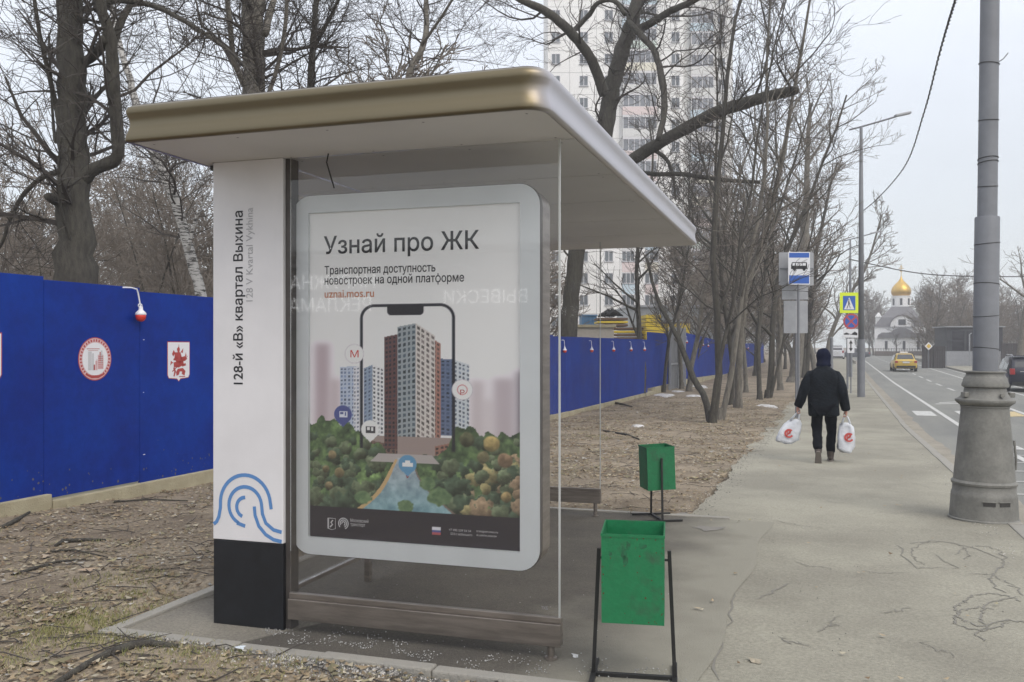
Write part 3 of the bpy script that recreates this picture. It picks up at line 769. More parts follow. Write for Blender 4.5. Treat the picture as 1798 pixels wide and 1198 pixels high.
# back wall on the park side and far side panel
for k in range(4):
    b0 = .12 + k * 1.09
    p = MB(); p.box(-.10, -.09, b0, b0 + 1.07, .19, ZR - .004); p.build('glass_panel', Mglass, sh)
bkr = MB()
for k in range(5):
    b0 = .10 + k * 1.09
    MB().box(-.115, -.075, b0 - .02, b0 + .02, padz(0, b0) + .005, ZR - .003).build('post', Msteel, sh)
MB().box(-.105, -.085, .125, 4.44, .165, .189).build('bottom_rail', Msteel, sh)
FB = 4.50
glaze(-.06, .80, FB, .16, ZR - .004)
rail(-.06, .81, FB + .004, .03, padz(.8, FB) + .005)
# ------------------------------------------------------------------ litter bins
def bin_(loc, rz, label, tilt, scuffs=False):
    t = thing('litter_bin', label, 'litter bin', loc, rz, 'green swinging litter bins on black stands')
    W, D, H = .145, .14, .42; zb = .30
    M_ = Matrix.Translation((0, 0, zb + .27)) @ Matrix.Rotation(R(tilt), 4, 'X') @ Matrix.Translation((0, 0, -.27))
    b = MB(); tk = .004
    b.box(-W, W, -D, D, 0, .006, 0, M_)
    b.box(-W, W, -D, -D + tk, .006, H, 0, M_); b.box(-W, W, D - tk, D, .006, H, 0, M_)
    b.box(-W, -W + tk, -D + tk, D - tk, .006, H, 0, M_); b.box(W - tk, W, -D + tk, D - tk, .006, H, 0, M_)
    bk_ = b.build('container', Mgreen, t)
    r_ = MB()
    for (x0, x1, y0, y1) in ((-W - .002, W + .002, -D - .003, -D - .0002), (-W - .002, W + .002, D + .0002, D + .003)):
        r_.box(x0, x1, y0, y1, H - .012, H + .002, 0, M_)
    for (x0, x1) in ((-W - .003, -W - .0002), (W + .0002, W + .003)): r_.box(x0, x1, -D, D, H - .012, H + .002, 0, M_)
    r_.build('rim', Mgreen, bk_)
    li = MB(); rg = random.Random(5)
    for k in range(14):
        x_, y_ = rg.uniform(-.1, .1), rg.uniform(-.07, .07); c_ = Matrix.Translation((x_, y_, .16 + rg.uniform(0, .12))) @ Matrix.Rotation(rg.uniform(0, 3), 4, 'Z') @ Matrix.Rotation(rg.uniform(-1, 1), 4, 'X')
        li.box(-.04, .04, -.025, .025, -.012, .012, 0 if k % 3 else 1, M_ @ c_)
    stuff(li.build('litter', [Mgreeni, mat('paper_scrap', (.5, .5, .48), .8)], bk_))
    if scuffs:
        sc = MB()
        for (cx0, cz0, a_, b__) in ((-.04, .335, .014, .03), (-.033, .30, .012, .024), (.045, .37, .02, .012), (-.105, .33, .009, .011), (-.02, .37, .01, .02)):
            pts = [(cx0 + a_ * (1 + .3 * math.sin(k * 2.3)) * math.cos(k * math.pi / 5), cz0 + b__ * (1 + .3 * math.cos(k * 1.7)) * math.sin(k * math.pi / 5)) for k in range(10)]
            sc.add([M_ @ Vector((u, -D - .0006, v)) for u, v in pts], [list(range(10))])
        sc.build('scuff', Mrust, bk_)
        rc = MB(); rq = random.Random(8)
        for k in range(46):
            e_ = rq.random()
            if e_ < .4: cx0, cz0 = rq.choice((-1, 1)) * (W - .004 - rq.random() * .008), rq.uniform(.01, H - .02)
            elif e_ < .75: cx0, cz0 = rq.uniform(-W + .01, W - .01), rq.choice((.006, H - .02)) + rq.random() * .012
            else: cx0, cz0 = rq.uniform(-W + .02, W - .02), rq.uniform(.03, H - .04)
            a_ = rq.uniform(.0012, .004)
            rc.add([M_ @ Vector((cx0 + a_ * math.cos(t) * rq.uniform(.6, 1.3), -D - .0004, max(.002, cz0 + a_ * math.sin(t) * rq.uniform(.6, 1.6)))) for t in [q * math.pi / 3 for q in range(6)]], [list(range(6))])
        stuff(rc.build('rust_chip', mat('rust', (.10, .045, .02), .9), bk_))
    for sx_ in (-1, 1):
        p = MB(); p.tube([(sx_ * (W + .048), 0, .02), (sx_ * (W + .022), 0, .615)], .0125, 4, cap=True); p.build('stand_leg', Mblkm, t)
        p = MB(); p.tube([(sx_ * (W + .024), 0, zb + .27), (sx_ * (W - .001), 0, zb + .27)], .006, 8); p.build('pivot', Mblkm, t)
        p = MB(); p.box(sx_ * (W + .048) - .012, sx_ * (W + .048) + .012, -.20, .20, .0, .018); p.build('stand_foot', Mblkm, t)
    MB().box(-W - .036, W + .036, -.012, .012, .001, .018).build('stand_crossbar', Mblkm, t)
    return t
p = G(1113, 1196); bin_((p.x, p.y, padz(0, 0) + .01), R(-10), 'nearest green metal litter bin, open topped, on black stand right of the bus shelter', 2.5, True)
p = G(1153, 912, .01); bin_((p.x, p.y, p.z + .012), R(-82), 'smaller looking green litter bin farther off, at the far end of the shelter pad', 2)
# ------------------------------------------------------------------ lamp column in the foreground
p = G(1727, 911, .01)
lc = thing('lamp_column', 'thick grey painted street lamp column with a wide cast pedestal, at the kerb in front', 'lamp post', (p.x, p.y, p.z + .004))
lc.rotation_euler = (0, R(.7), 0)
k_ = p.y / FPX
prof_ = [(0.328, 0), (.328, .012), (.318, .02), (.312, .10), (.305, .235), (.303, .262), (.294, .275), (.291, .335), (.290, .345), (.302, .352), (.306, .372), (.296, .388), (.284, .395)]
ped = MB().lathe(prof_, 56).build('pedestal_base', Mgrey, lc, smooth=True, angle=40)
sl = MB()
for az in (-108, -80):
    M_ = Matrix.Rotation(R(az), 4, 'Z') @ Matrix.Translation((.306, 0, .185)) @ Matrix.Rotation(R(-3), 4, 'Y')
    b = MB(); b.box(-.02, .0035, -.055, .055, -.019, .019, 0, M_); b.build('vent_slot', Mdark, ped)
    b = MB(); b.bev(-.01, .008, -.066, .066, .0192, .028, .003, 0, M_); b.build('vent_lip', Mgrey, ped)
MB().lathe([(.284, .396), (.272, .55), (.240, .90), (.223, 1.09), (.221, 1.12), (.228, 1.128), (.226, 1.14)], 56).build('pedestal', Mgrey, lc, smooth=True, angle=40)
MB().lathe([(.226, 1.141), (.27, 1.175), (.276, 1.19), (.274, 1.205), (.235, 1.225), (.20, 1.275), (.195, 1.30)], 56).build('pedestal_collar', Mgrey, lc, smooth=True, angle=40)
crn = MB().lathe([(.195, 1.301), (.19, 1.32), (.215, 1.335), (.218, 1.355), (.206, 1.385), (.200, 1.42), (.19, 1.43), (.178, 1.45), (.176, 1.47), (.19, 1.475), (.192, 1.487), (.176, 1.492)], 56).build('pedestal_crown', Mgrey, lc, smooth=True, angle=40)
MB().lathe([(.0, -.0), (.022, .001), (.022, .03), (.0, .031)], 12).build('bolt', Mgrey, lc, smooth=False).matrix_local = Matrix.Translation((.045, -.225, 1.255)) @ Matrix.Rotation(R(90), 4, 'X')
for sx_ in (-1, 1):
    b = MB(); b.bev(-.02, .035, -.03, .03, -.02, .03, .006, 0, Matrix.Rotation(R(-90 + 75 * sx_), 4, 'Z') @ Matrix.Translation((.235, 0, 1.25))); b.build('lug', Mgrey, lc)
hn = MB(); hn.tube([(.262, -.1, .50), (.268, -.1, .60), (.245, -.1, .80)], .012, 6); hn.build('door_hinge', Mgrey, lc)
MB().lathe([(.118, 1.4925), (.116, 3.04), (.113, 3.05), (.093, 3.052)], 40).build('pole_sleeve', Mpole, lc, smooth=True, angle=40)
MB().lathe([(.0925, 3.0525), (.088, 5.4), (.080, 9.2)], 40).build('pole', Mpole, lc, smooth=True, angle=40)
for z in (1.72, 2.05, 2.37, 2.78, 3.36, 3.60, 3.64, 4.03, 4.6):
    r_ = .1185 if z < 3.05 else .0955
    b = MB(); pts = [((r_) * math.cos(a_), r_ * math.sin(a_), z + .012 * math.cos(a_ + z * 9)) for a_ in [2 * math.pi * k / 28 for k in range(29)]]
    b.tube(pts, .0036, 5); b.build('wire_band', Mdark, lc)
MB().tube([(.09, 0, 4.62), (.15, .01, 4.66), (.20, .02, 4.72)], .006, 5).build('hook', Mpole, lc)

# ------------------------------------------------------------------ blue hoarding
fence = thing('hoarding', 'long royal blue construction hoarding on a pale concrete plinth', 'fence', (0, 0, 0), -TH)
def fpanel(s0, s1, zb, zt, name='panel', m=Mblue):
    b = MB(); b.bev(FR - .03, FR, s0 + .003, s1 - .003, zb, zt, .003); return b.build(name, m, fence)
def soil_at(s): return soil_h(FR + .2, s)
step = 1.335; sA = 7.02
k = -3
while True:
    s0 = sA + k * step; s1 = s0 + step; sm = (s0 + s1) / 2; k += 1
    if s0 > 100: break
    Ym = (sm + .3371 * 7.5 * 0) ; 
    if 42.3 < s1 and s0 < 46.6 and False: continue
    if s0 < 37.0: zb = T(sm) + .16; zt = zb + 2.2
    elif s0 < 42.5: zb = T(sm) + .32; zt = zb + 2.36
    elif s0 < 46.8: continue
    elif s0 < 62: zb = T(sm) + .40 - (s0 - 46) * .012; zt = zb + 2.42 - (s0 - 46) * .012
    else: zb = T(sm) + .1; zt = zb + 2.1
    fpanel(s0, s1, zb, zt + .004 * math.sin(k * 2.1))
for j in range(60):
    s0 = 3.6 + 2.67 * j; s0 = sA - 2.67 * 2 + .06 + 2.67 * j
    if s0 > 96: break
    if 41.5 < s0 < 45.5: continue
    sm = s0 + 1.3; top = T(sm) + (.157 if s0 < 36.5 else .316 if s0 < 42.5 else .36 - (s0 - 46) * .012 if s0 < 62 else .097)
    if s0 + 2.67 > 37.0 > s0: top = T(sm) + .15
    b = MB(); b.bev(FR - .12, FR + .055, s0 + .008, s0 + 2.662, T(sm) - .3, top, .012)
    b.build('plinth_block', Mplinth, fence)
gt = MB()
for j in range(26):
    s0 = 42.6 + j * .165; gt.box(FR + .02 + (.03 if j % 2 else 0), FR + .05 + (.03 if j % 2 else 0), s0, s0 + .166, T(s0) + .05, T(s0) + 3.0)
gate = thing('corrugated_gate', 'light grey corrugated metal gate set in the blue hoarding', 'gate', (0, 0, 0), -TH)
gt.build('metal_sheet', mat('gate_metal', (.30, .31, .33), .5, metal=.3, var=.15, scale=2), gate)
for s0 in (42.5, 44.75, 46.95): MB().box(FR + .085, FR + .15, s0 - .04, s0 + .04, T(s0) - .1, T(s0) + 3.08).build('gate_post', Msignback, gate)
MB().box(FR + .085, FR + .12, 42.55, 46.9, T(44) + 1.2, T(44) + 1.27).build('gate_rail', Msignback, gate)
nails = MB(); rg = random.Random(9)
for k in range(-2, 12):
    for zz in (.35, 1.0, 1.65):
        s0 = sA + k * step + .05; z0 = T(s0) + .16 + zz + rg.uniform(-.05, .05)
        if rg.random() < .55: nails.box(FR + .0005, FR + .004, s0, s0 + rg.uniform(.01, .04), z0, z0 + .008)
stuff(nails.build('screw', Mwplastic, fence))
# printed emblems on the near panels
def fm(s, z): return lambda u, v, d: (FR + .001 + d, s + u, z + v)
def femb(mb, poly, s, z, d, m=0):
    f_ = fm(s, z); mb.add([f_(u, v, d) for u, v in poly], [list(range(len(poly)))], m)
def roundel(s, z):
    b = MB(); f_ = fm(s, z)
    femb(b, arc(0, 0, .232, 0, 360, 40)[:-1], s, z, .001, 0); femb(b, arc(0, 0, .222, 0, 360, 40)[:-1], s, z, .002, 1)
    femb(b, arc(0, 0, .176, 0, 360, 40)[:-1], s, z, .003, 2)
    for k in range(34):
        a_ = k * 2 * math.pi / 34
        if 4.1 < a_ < 5.35: continue
        c_, s_ = math.cos(a_), math.sin(a_)
        poly = [(c_ * r_ - s_ * t_, s_ * r_ + c_ * t_) for r_, t_ in ((.186, -.010), (.213, -.010), (.213, .010 if k % 3 else .004), (.186, .010))]
        femb(b, poly, s, z, .0035, 3)
    femb(b, [(-.12, -.175), (-.05, -.205), (.05, -.205), (.12, -.175), (.13, -.15), (.05, -.175), (-.05, -.175), (-.13, -.15)], s, z, .004, 3)
    for (x0, x1, y0, y1, m_) in ((-.10, -.05, -.12, .08, 4), (-.045, -.02, -.12, .06, 4), (.035, .115, -.11, .045, 1), (.0, .03, -.12, -.02, 1), (-.025, -.005, -.12, -.06, 3), (.06, .075, -.02, .075, 3), (.08, .1, -.05, .09, 4), (-.12, .06, .105, .112, 3), (-.10, .04, .088, .092, 3), (.02, .024, -.06, .0, 3)):
        femb(b, [(x0, y0), (x1, y0), (x1, y1), (x0, y1)], s, z, .0042, m_)
    for k in range(7):
        y0 = -.10 + k * .02; femb(b, [(.04, y0), (.11, y0), (.11, y0 + .005), (.04, y0 + .005)], s, z, .0046, 3)
    return b.build('round_emblem', [Mcrestr, Mcrestp, Mwplastic, Mcrestr, Mcrestg], fence)
def shield(s, z):
    b = MB()
    sh_ = lambda g_: [(-.19 - g_, .22 + g_), (-.19 - g_, -.17), (-.17 - g_ * .6, -.205 - g_ * .6), (-.03, -.215 - g_), (0, -.245 - g_), (.03, -.215 - g_), (.17 + g_ * .6, -.205 - g_ * .6), (.19 + g_, -.17), (.19 + g_, .22 + g_)]
    femb(b, sh_(.010), s, z, .001, 0); femb(b, sh_(0), s, z, .002, 1)
    P = [[(-.035, .14), (0, .175), (.02, .14), (.01, .10), (-.02, .10)], [(-.005, .17), (.0, .205), (.006, .17)],              # rider's head, plume
         [(-.07, .10), (.03, .10), (.06, .02), (.03, -.03), (-.04, -.02), (-.08, .02)],                                       # rider
         [(-.09, .13), (-.06, .09), (-.10, .05), (-.12, .08)], [(-.03, .05), (-.10, .02), (-.085, 0), (-.02, .02)],
         [(.03, .04), (.12, .055), (.15, .02), (.115, -.005), (.05, -.01)], [(.11, .05), (.125, .10), (.14, .05)],             # horse head
         [(-.09, -.02), (.08, -.0), (.09, -.05), (.0, -.085), (-.09, -.075)],                                                 # horse body
         [(-.09, -.03), (-.14, .0), (-.15, -.06), (-.12, -.03)], [(.05, -.05), (.12, -.03), (.13, -.06), (.06, -.075)],        # tail, foreleg
         [(-.12, -.125), (.155, .055), (.158, .048), (-.11, -.135)],                                                          # lance
         [(-.08, -.07), (-.05, -.13), (-.075, -.19), (-.095, -.185), (-.08, -.13), (-.1, -.09)],
         [(-.02, -.10), (.07, -.09), (.12, -.13), (.10, -.185), (.05, -.16), (.06, -.135), (.02, -.13), (.0, -.17), (-.04, -.185), (-.05, -.14)],  # serpent
         [(.03, .10), (.08, .15), (.07, .09)], [(.0, -.19), (.12, -.19), (.11, -.2), (.01, -.2)]]
    for q in P: femb(b, q[::-1], s, z, .003, 0)
    return b.build('coat_of_arms', [Mcrestr, Mwplastic], fence)
for k in range(-2, 3):
    sm = sA + (k + .5) * step; zc = T(sm) + .16 + 1.40
    (roundel if k % 2 == 0 else shield)(sm + (0 if k % 2 == 0 else -.02), zc)
ms = MB(); rg = random.Random(19)
for j in range(420):
    s0 = rg.uniform(sA - 3 * step, sA + 14 * step); hgt = abs(rg.gauss(0, .16)); z0 = T(s0) + .17 + hgt; a_ = rg.uniform(.003, .013) * (1.3 - min(1, hgt * 2))
    if (s0 - sA) % step < .05 or a_ < .002: continue
    ms.add([(FR + .0009, s0 + a_ * math.cos(t) * rg.uniform(.7, 1.2), z0 + a_ * 1.2 * math.sin(t) * rg.uniform(.7, 1.2)) for t in [k * math.pi / 4 for k in range(8)]], [list(range(8))])
stuff(ms.build('mud_splash', mat('dried_mud', (.10, .095, .11), .95), fence))
# warning lamps hanging on white wires from the hoarding
lamp0 = None
def lamp_thing(px, dz, label):
    global lamp0
    X, Y, s_ = fence_pt(px); 
    zt = T(s_) + (.16 + 2.2 if s_ < 37 else .32 + 2.36 if s_ < 42.5 else 3.0 if s_ < 46.8 else 2.75 - (s_ - 46) * .024 if s_ < 62 else 2.2)
    if lamp0 is None:
        t = thing('warning_lamp', label, 'warning lamp', (0, 0, 0), -TH, 'red and white lamps hung along the hoarding')
        MB().tube([(-.02, -.21, .295), (-.01, -.10, .30), (.0, -.02, .287), (.0, .0, .24), (.0, .035, .10)], .0085, 6).build('wire', Mwplastic, t)
        MB().lathe([(.012, .10), (.022, .095), (.024, .06), (.03, .05), (.056, .025), (.062, .008), (.058, .0)], 20, cx=.0, cy=.04).build('cap', Mwplastic, t, smooth=True, angle=50)
        MB().tube([(0, .03 + .03 * math.cos(a_), .105 + .022 * math.sin(a_)) for a_ in [k * .7 for k in range(8)]], .006, 5).build('hook', Mwplastic, t)
        MB().lathe([(.056, .0), (.057, -.02), (.052, -.045), (.036, -.066), (.014, -.076), (.001, -.078)], 20, cx=.0, cy=.04).build('bulb', Mred, t, smooth=True)
        lamp0 = t; o = t
    else: o = dup(lamp0, label=label)
    x, y = xy(FR + .085, s_)
    o.location = (x, y, zt - dz)
    return o
lamp_thing(232, .295, 'red and white warning lamp hanging left of the shelter pylon, above the round emblem')
LL = [(986, 'red warning lamp seen through the shelter glass, left of its far pane edge'), (1034, 'red warning lamp just left of the far glass pane edge of the shelter'),
      (1073, 'red warning lamp at the stepped joint of the blue hoarding'), (1104, 'red warning lamp midway between hoarding step and grey gate'),
      (1128, 'red warning lamp beside the slender straight tree trunk near the gate'), (1173, 'red warning lamp just right of the grey corrugated gate'),
      (1188, 'second red warning lamp right of the grey gate'), (1203, 'third red warning lamp right of the grey gate'), (1221, 'fourth red warning lamp right of the grey gate'),
      (1232, 'fifth red warning lamp right of the grey gate'), (1241, 'sixth red warning lamp right of the grey gate'), (1312, 'far red warning lamp on the last blue stretch, left one'), (1324, 'farthest red warning lamp on the last blue stretch of hoarding')]
for px, l_ in LL: lamp_thing(px, .40, l_)

# ------------------------------------------------------------------ signs and poles along the pavement
def disc_poly(r, n=28): return arc(0, 0, r, 0, 360, n)[:-1]
def plate(parent, name, x0, x1, z0, z1, y, m, r=.02, th=.012):
    b = MB(); b.prism(rrect(x0, x1, z0, z1, r, 4), F, y + th, y); return b.build(name, m, parent)
def flat(parent, name, polys, y, m):
    b = MB()
    for q in polys: b.add([(u, y, v) for u, v in q], [list(range(len(q)))])
    return b.build(name, m, parent)
rect_ = lambda x0, x1, z0, z1: [(x0, z0), (x1, z0), (x1, z1), (x0, z1)]
# bus stop sign, 26 m ahead
Y = 26.0; q = at(1402, 500, Y); s_ = rs(q.x, Y)[1]; zg = T(s_); k = Y / FPX
bs = thing('bus_stop_sign', 'blue and white bus stop sign with a black bus on a thin grey pole', 'sign', (q.x, Y, zg), 0)
zz = lambda py: EYE + (HZ - py) * k - zg
MB().tube([(0, 0, -.05), (0, 0, zz(441))], .034, 12).build('pole', Mpole, bs)
pl = plate(bs, 'sign_plate', -.31, .31, zz(500), zz(443), -.06, Msignw, .03)
flat(pl, 'blue_field', [rect_(-.285, .285, zz(500) + .025, zz(484))], -.062, Msignb); flat(pl, 'blue_field', [rect_(-.285, .285, zz(453), zz(443) - .025)], -.062, Msignb)
bus = [[(-.23, zz(473)), (.23, zz(473)), (.23, zz(466)), (.215, zz(461)), (-.20, zz(461)), (-.23, zz(466))]]
bp = flat(pl, 'bus_symbol', bus + [[(cx0 + u, zz(473.5) + v) for u, v in disc_poly(.045, 14)] for cx0 in (-.13, .14)], -.063, Mtextb)
flat(pl, 'bus_window', [rect_(-.19 + j * .098, -.105 + j * .098, zz(467), zz(462.5)) for j in range(4)], -.0645, Msignw)
tt_ = thing('timetable_board', 'grey blank backs of three stacked boards behind the bus stop sign', 'sign board', (q.x + .03, Y + .35, zg), 0)
b = plate(tt_, 'board', -.48, .52, zz(500), zz(441), 0, Msignback, .03, .03); plate(tt_, 'board', -.39, .36, zz(525), zz(501), 0, Msignback, .02, .03); plate(tt_, 'board', -.34, .35, zz(585), zz(527), 0, Msignback, .03, .03)
MB().box(-.46, .50, -.03, -.002, zz(471), zz(469)).build('rail', Mpole, tt_)
MB().tube([(.03, .05, -.05), (.03, .05, zz(441))], .03, 10).build('post', Mpole, tt_)
# pedestrian crossing sign on yellow board
Y = 44.0; q = at(1488, 600, Y); s_ = rs(q.x, Y)[1]; zg = T(s_); k = Y / FPX; zz = lambda py: EYE + (HZ - py) * k - zg
cs = thing('crossing_sign', 'pedestrian crossing sign with a blue square on a fluorescent yellow board', 'sign', (q.x, Y, zg), 0)
MB().tube([(0, 0, -.05), (0, 0, zz(514))], .05, 12).build('pole', Mpole, cs)
pl = plate(cs, 'yellow_board', -.40, .50, zz(550), zz(514), -.09, Msigny, .03)
flat(pl, 'blue_square', [rect_(-.25, .35, zz(545), zz(520))], -.092, Msignb)
flat(pl, 'white_triangle', [[(-.20, zz(543.5)), (.30, zz(543.5)), (.05, zz(522.5))]], -.094, Msignw)
flat(pl, 'walker_symbol', [[(.035 + u, zz(527) + v) for u, v in disc_poly(.03, 10)], [(.0, zz(529)), (.06, zz(529)), (.05, zz(535)), (.0, zz(535))],
     [(.0, zz(535)), (.03, zz(535)), (-.04, zz(542)), (-.08, zz(542))], [(.03, zz(535)), (.055, zz(535)), (.12, zz(542)), (.09, zz(542))], [(.05, zz(530)), (.10, zz(535)), (.09, zz(536)), (.04, zz(532))]], -.096, Mtextb)
# no stopping sign, tow plate and arrow plate on a thin pole nearer by
Y = 40.0; q = at(1494, 690, Y); s_ = rs(q.x, Y)[1]; zg = T(s_); k = Y / FPX; zz = lambda py: EYE + (HZ - py) * k - zg
ns = thing('no_stopping_sign', 'round red and blue no stopping sign above tow truck and arrow plates', 'sign', (q.x, Y, zg), 0)
MB().tube([(0, 0, -.05), (0, 0, zz(553))], .028, 10).build('pole', Mpole, ns)
zc = zz(564.5)
ds = MB(); ds.prism([(u, zc + v) for u, v in disc_poly(.345)], F, -.028, -.04); ds = ds.build('round_sign', Msignr, ns)
flat(ds, 'blue_disc', [[(u, zc + v) for u, v in disc_poly(.27)]], -.042, Msignb)
cr_ = []
for a_ in (45, -45):
    c_, s2 = math.cos(R(a_)), math.sin(R(a_)); cr_.append([(c_ * u - s2 * v, zc + s2 * u + c_ * v) for u, v in ((-.27, -.035), (.27, -.035), (.27, .035), (-.27, .035))])
flat(ds, 'red_cross', [cr_[0]], -.044, Msignr); flat(ds, 'red_cross', [cr_[1]], -.0455, Msignr)
pl = plate(ns, 'tow_plate', -.36, .31, zz(593), zz(578), -.04, Msignw, .02)
flat(pl, 'tow_symbol', [[(-.32, zz(588)), (-.10, zz(588)), (-.10, zz(586)), (-.2, zz(584)), (-.32, zz(586))], [(-.02, zz(588)), (.27, zz(589)), (.27, zz(585)), (.15, zz(582.5)), (.05, zz(585.5))], [(-.1, zz(587)), (-.02, zz(588)), (-.02, zz(586.8)), (-.1, zz(586))]], -.042, Mtextb)
pl = plate(ns, 'arrow_plate', -.17, .14, zz(620), zz(595), -.04, Msignw, .02)
cx0 = -.015
flat(pl, 'arrow_symbol', [rect_(cx0 - .025, cx0 + .025, zz(613), zz(602)), [(cx0 - .085, zz(603.5)), (cx0 + .085, zz(603.5)), (cx0, zz(597.5))], [(cx0 - .085, zz(611.5)), (cx0, zz(617.5)), (cx0 + .085, zz(611.5))]], -.042, Mtextb)
# tall slim lamp posts
def street_lamp(px, pyb, ptop, label, arm=True, r=.10):
    g_ = G(px, pyb, .01); Y = g_.y; k = Y / FPX; zz = lambda py: EYE + (HZ - py) * k - g_.z
    t = thing('street_lamp', label, 'lamp post', (g_.x, g_.y, g_.z), 0, 'slim grey street lamps along the kerb')
    h = zz(ptop)
    MB().lathe([(r * 1.5, -.02), (r * 1.5, zz(596))], 14).build('pole_sleeve', Mpole, t)
    MB().lathe([(r * 1.15, zz(596) + .002), (r * 1.0, h * .62), (r * .6, h)], 12).build('pole', Mpole, t, smooth=True)
    if arm:
        MB().tube([(-.45, .1, h - .12), (0, 0, h - .02), (.7, -.15, h + .16), (1.3, -.3, h + .32)], .035, 8).build('arm', Mpole, t)
        b = MB(); b.bev(-.32, .32, -.12, .12, -.05, .05, .03, 0, Matrix.Translation((1.55, -.36, h + .40)) @ Matrix.Rotation(R(-12), 4, 'Y')); b.build('lamp_head', Msignback, t)
    return t
street_lamp(1512, 697, 222, 'slim grey street lamp post between the crossing sign and the road')
street_lamp(1493, 662, 420, 'farther slim lamp post rising behind the crossing sign', True, .09)
# plain post
g_ = G(1460, 655, .01); po = thing('grey_post', 'plain grey post behind the walking person, left of the crossing sign', 'post', (g_.x, g_.y, g_.z))
MB().lathe([(.12, 0), (.12, 2.6), (.06, 2.7)], 12).build('pole', Mpole, po)
# overhead cables
def cable(name, label, pts, r, twist=0.0, n=60):
    P = [Vector(p_) for p_ in pts]; out_ = []
    for k in range(n + 1):
        t = k / n; i = min(int(t * (len(P) - 1)), len(P) - 2); f_ = t * (len(P) - 1) - i
        p0, p1, p2, p3 = P[max(i - 1, 0)], P[i], P[i + 1], P[min(i + 2, len(P) - 1)]
        v = .5 * ((2 * p1) + (-p0 + p2) * f_ + (2 * p0 - 5 * p1 + 4 * p2 - p3) * f_ ** 2 + (-p0 + 3 * p1 - 3 * p2 + p3) * f_ ** 3)
        if twist: v += Vector((math.cos(k * 1.9), 0, math.sin(k * 1.9))) * twist
        out_.append(v)
    return tag(MB().tube(out_, r, 5).build(name, Mdark), label, 'cable')
cable('overhead_cable', 'wavy twisted cable dropping steeply across the sky toward the slim lamp post', [at(1700, -60, 12), at(1678, 0, 13.5), at(1651, 90, 16), at(1622, 200, 21), at(1590, 290, 28), at(1545, 345, 36), at(1514, 372, 38.5)], .017, .012, 260)
cable('overhead_wire', 'thin nearly level wire crossing the sky behind the golden dome', [at(1490, 455, 60), at(1600, 478, 62), at(1690, 485, 64), at(1830, 486, 66)], .035, 0, 24)
# ------------------------------------------------------------------ walking person
def skin(name, J, E, mtl, parent, sub=2):
    keys = list(J); idx_ = {k: i for i, k in enumerate(keys)}
    me = bpy.data.meshes.new(name); me.from_pydata([J[k][0] for k in keys], [(idx_[a], idx_[b]) for a, b in E], [])
    o = bpy.data.objects.new(name, me); C.objects.link(o)
    md = o.modifiers.new('skin', 'SKIN'); md.use_smooth_shade = True
    if not me.skin_vertices: 
        bpy.context.view_layer.objects.active = o
        bm = bmesh.new(); bm.from_mesh(me); bm.verts.layers.skin.verify(); bm.to_mesh(me); bm.free()
    for i, k in enumerate(keys):
        r = J[k][1]; me.skin_vertices[0].data[i].radius = r if hasattr(r, '__len__') else (r, r)
        me.skin_vertices[0].data[i].use_root = (i == 0)
    s2 = o.modifiers.new('sub', 'SUBSURF'); s2.levels = sub; s2.render_levels = sub
    bpy.context.view_layer.update(); dg = bpy.context.evaluated_depsgraph_get()
    m2 = bpy.data.meshes.new_from_object(o.evaluated_get(dg)); m2.name = name
    bpy.data.objects.remove(o)
    m2.materials.clear(); m2.materials.append(mtl)
    m2.polygons.foreach_set('use_smooth', [True] * len(m2.polygons))
    ob = bpy.data.objects.new(name, m2); C.objects.link(ob); ob.parent = parent
    return ob
def wrinkle(o, amp, sc):
    for v in o.data.vertices:
        n_ = noise.noise(Vector((v.co.x * sc, v.co.y * sc, v.co.z * sc * 1.8)))
        v.co += v.normal * (n_ * amp)
    o.data.update()
Mskin = mat('skin', (.42, .22, .17), .6)
Mjacket = mat('dark_navy_jacket', (.0065, .0095, .014), .85, var=.4, scale=9, bump=.6, bscale=30, spec=.2)
Mtrouser = mat('dark_trousers', (.004, .005, .008), .9, var=.3, scale=9, spec=.15)
Mhat = mat('navy_hood', (.006, .009, .026), .9, var=.2, scale=12, spec=.15)
Mboot = mat('brown_boot', (.05, .038, .032), .6); Msole = mat('boot_sole', (.17, .15, .135), .8)
Mbagw = mat('white_plastic_bag', (.60, .62, .66), .35, var=.10, scale=7, bump=.8, bscale=14)
Mbagr = mat('bag_print_red', (.55, .09, .08), .45)
Mbagg = mat('bag_print_green', (.12, .22, .16), .45)
g_ = G(1446, 811, .01)
pe = thing('person', 'person in dark navy jacket and hood walking away, a white bag in each hand', 'person', (g_.x, g_.y, g_.z), -TH)
J = {'pelvis': ((0, 0, .95), (.15, .11)), 'belly': ((0, .01, 1.12), (.14, .10)), 'chest': ((0, .03, 1.33), (.16, .11)), 'collar': ((0, .03, 1.47), (.08, .07)),
     'neck': ((0, .045, 1.55), .055), 'jaw': ((0, .075, 1.62), (.07, .08)), 'skull': ((0, .06, 1.72), (.078, .092)), 'crown': ((0, .055, 1.775), (.045, .055))}
E = [('pelvis', 'belly'), ('belly', 'chest'), ('chest', 'collar'), ('collar', 'neck'), ('neck', 'jaw'), ('jaw', 'skull'), ('skull', 'crown')]
arms = {-1: [(-.19, .02, 1.43), (-.285, -.06, 1.17), (-.385, .02, .90), (-.40, .03, .83)], 1: [(.19, .02, 1.43), (.285, -.04, 1.14), (.335, .07, .86), (.34, .08, .79)]}
legs = {-1: [(-.10, 0, .90), (-.105, .03, .50), (-.075, -.30, .20)], 1: [(.10, 0, .90), (.12, .17, .50), (.105, .12, .10)]}
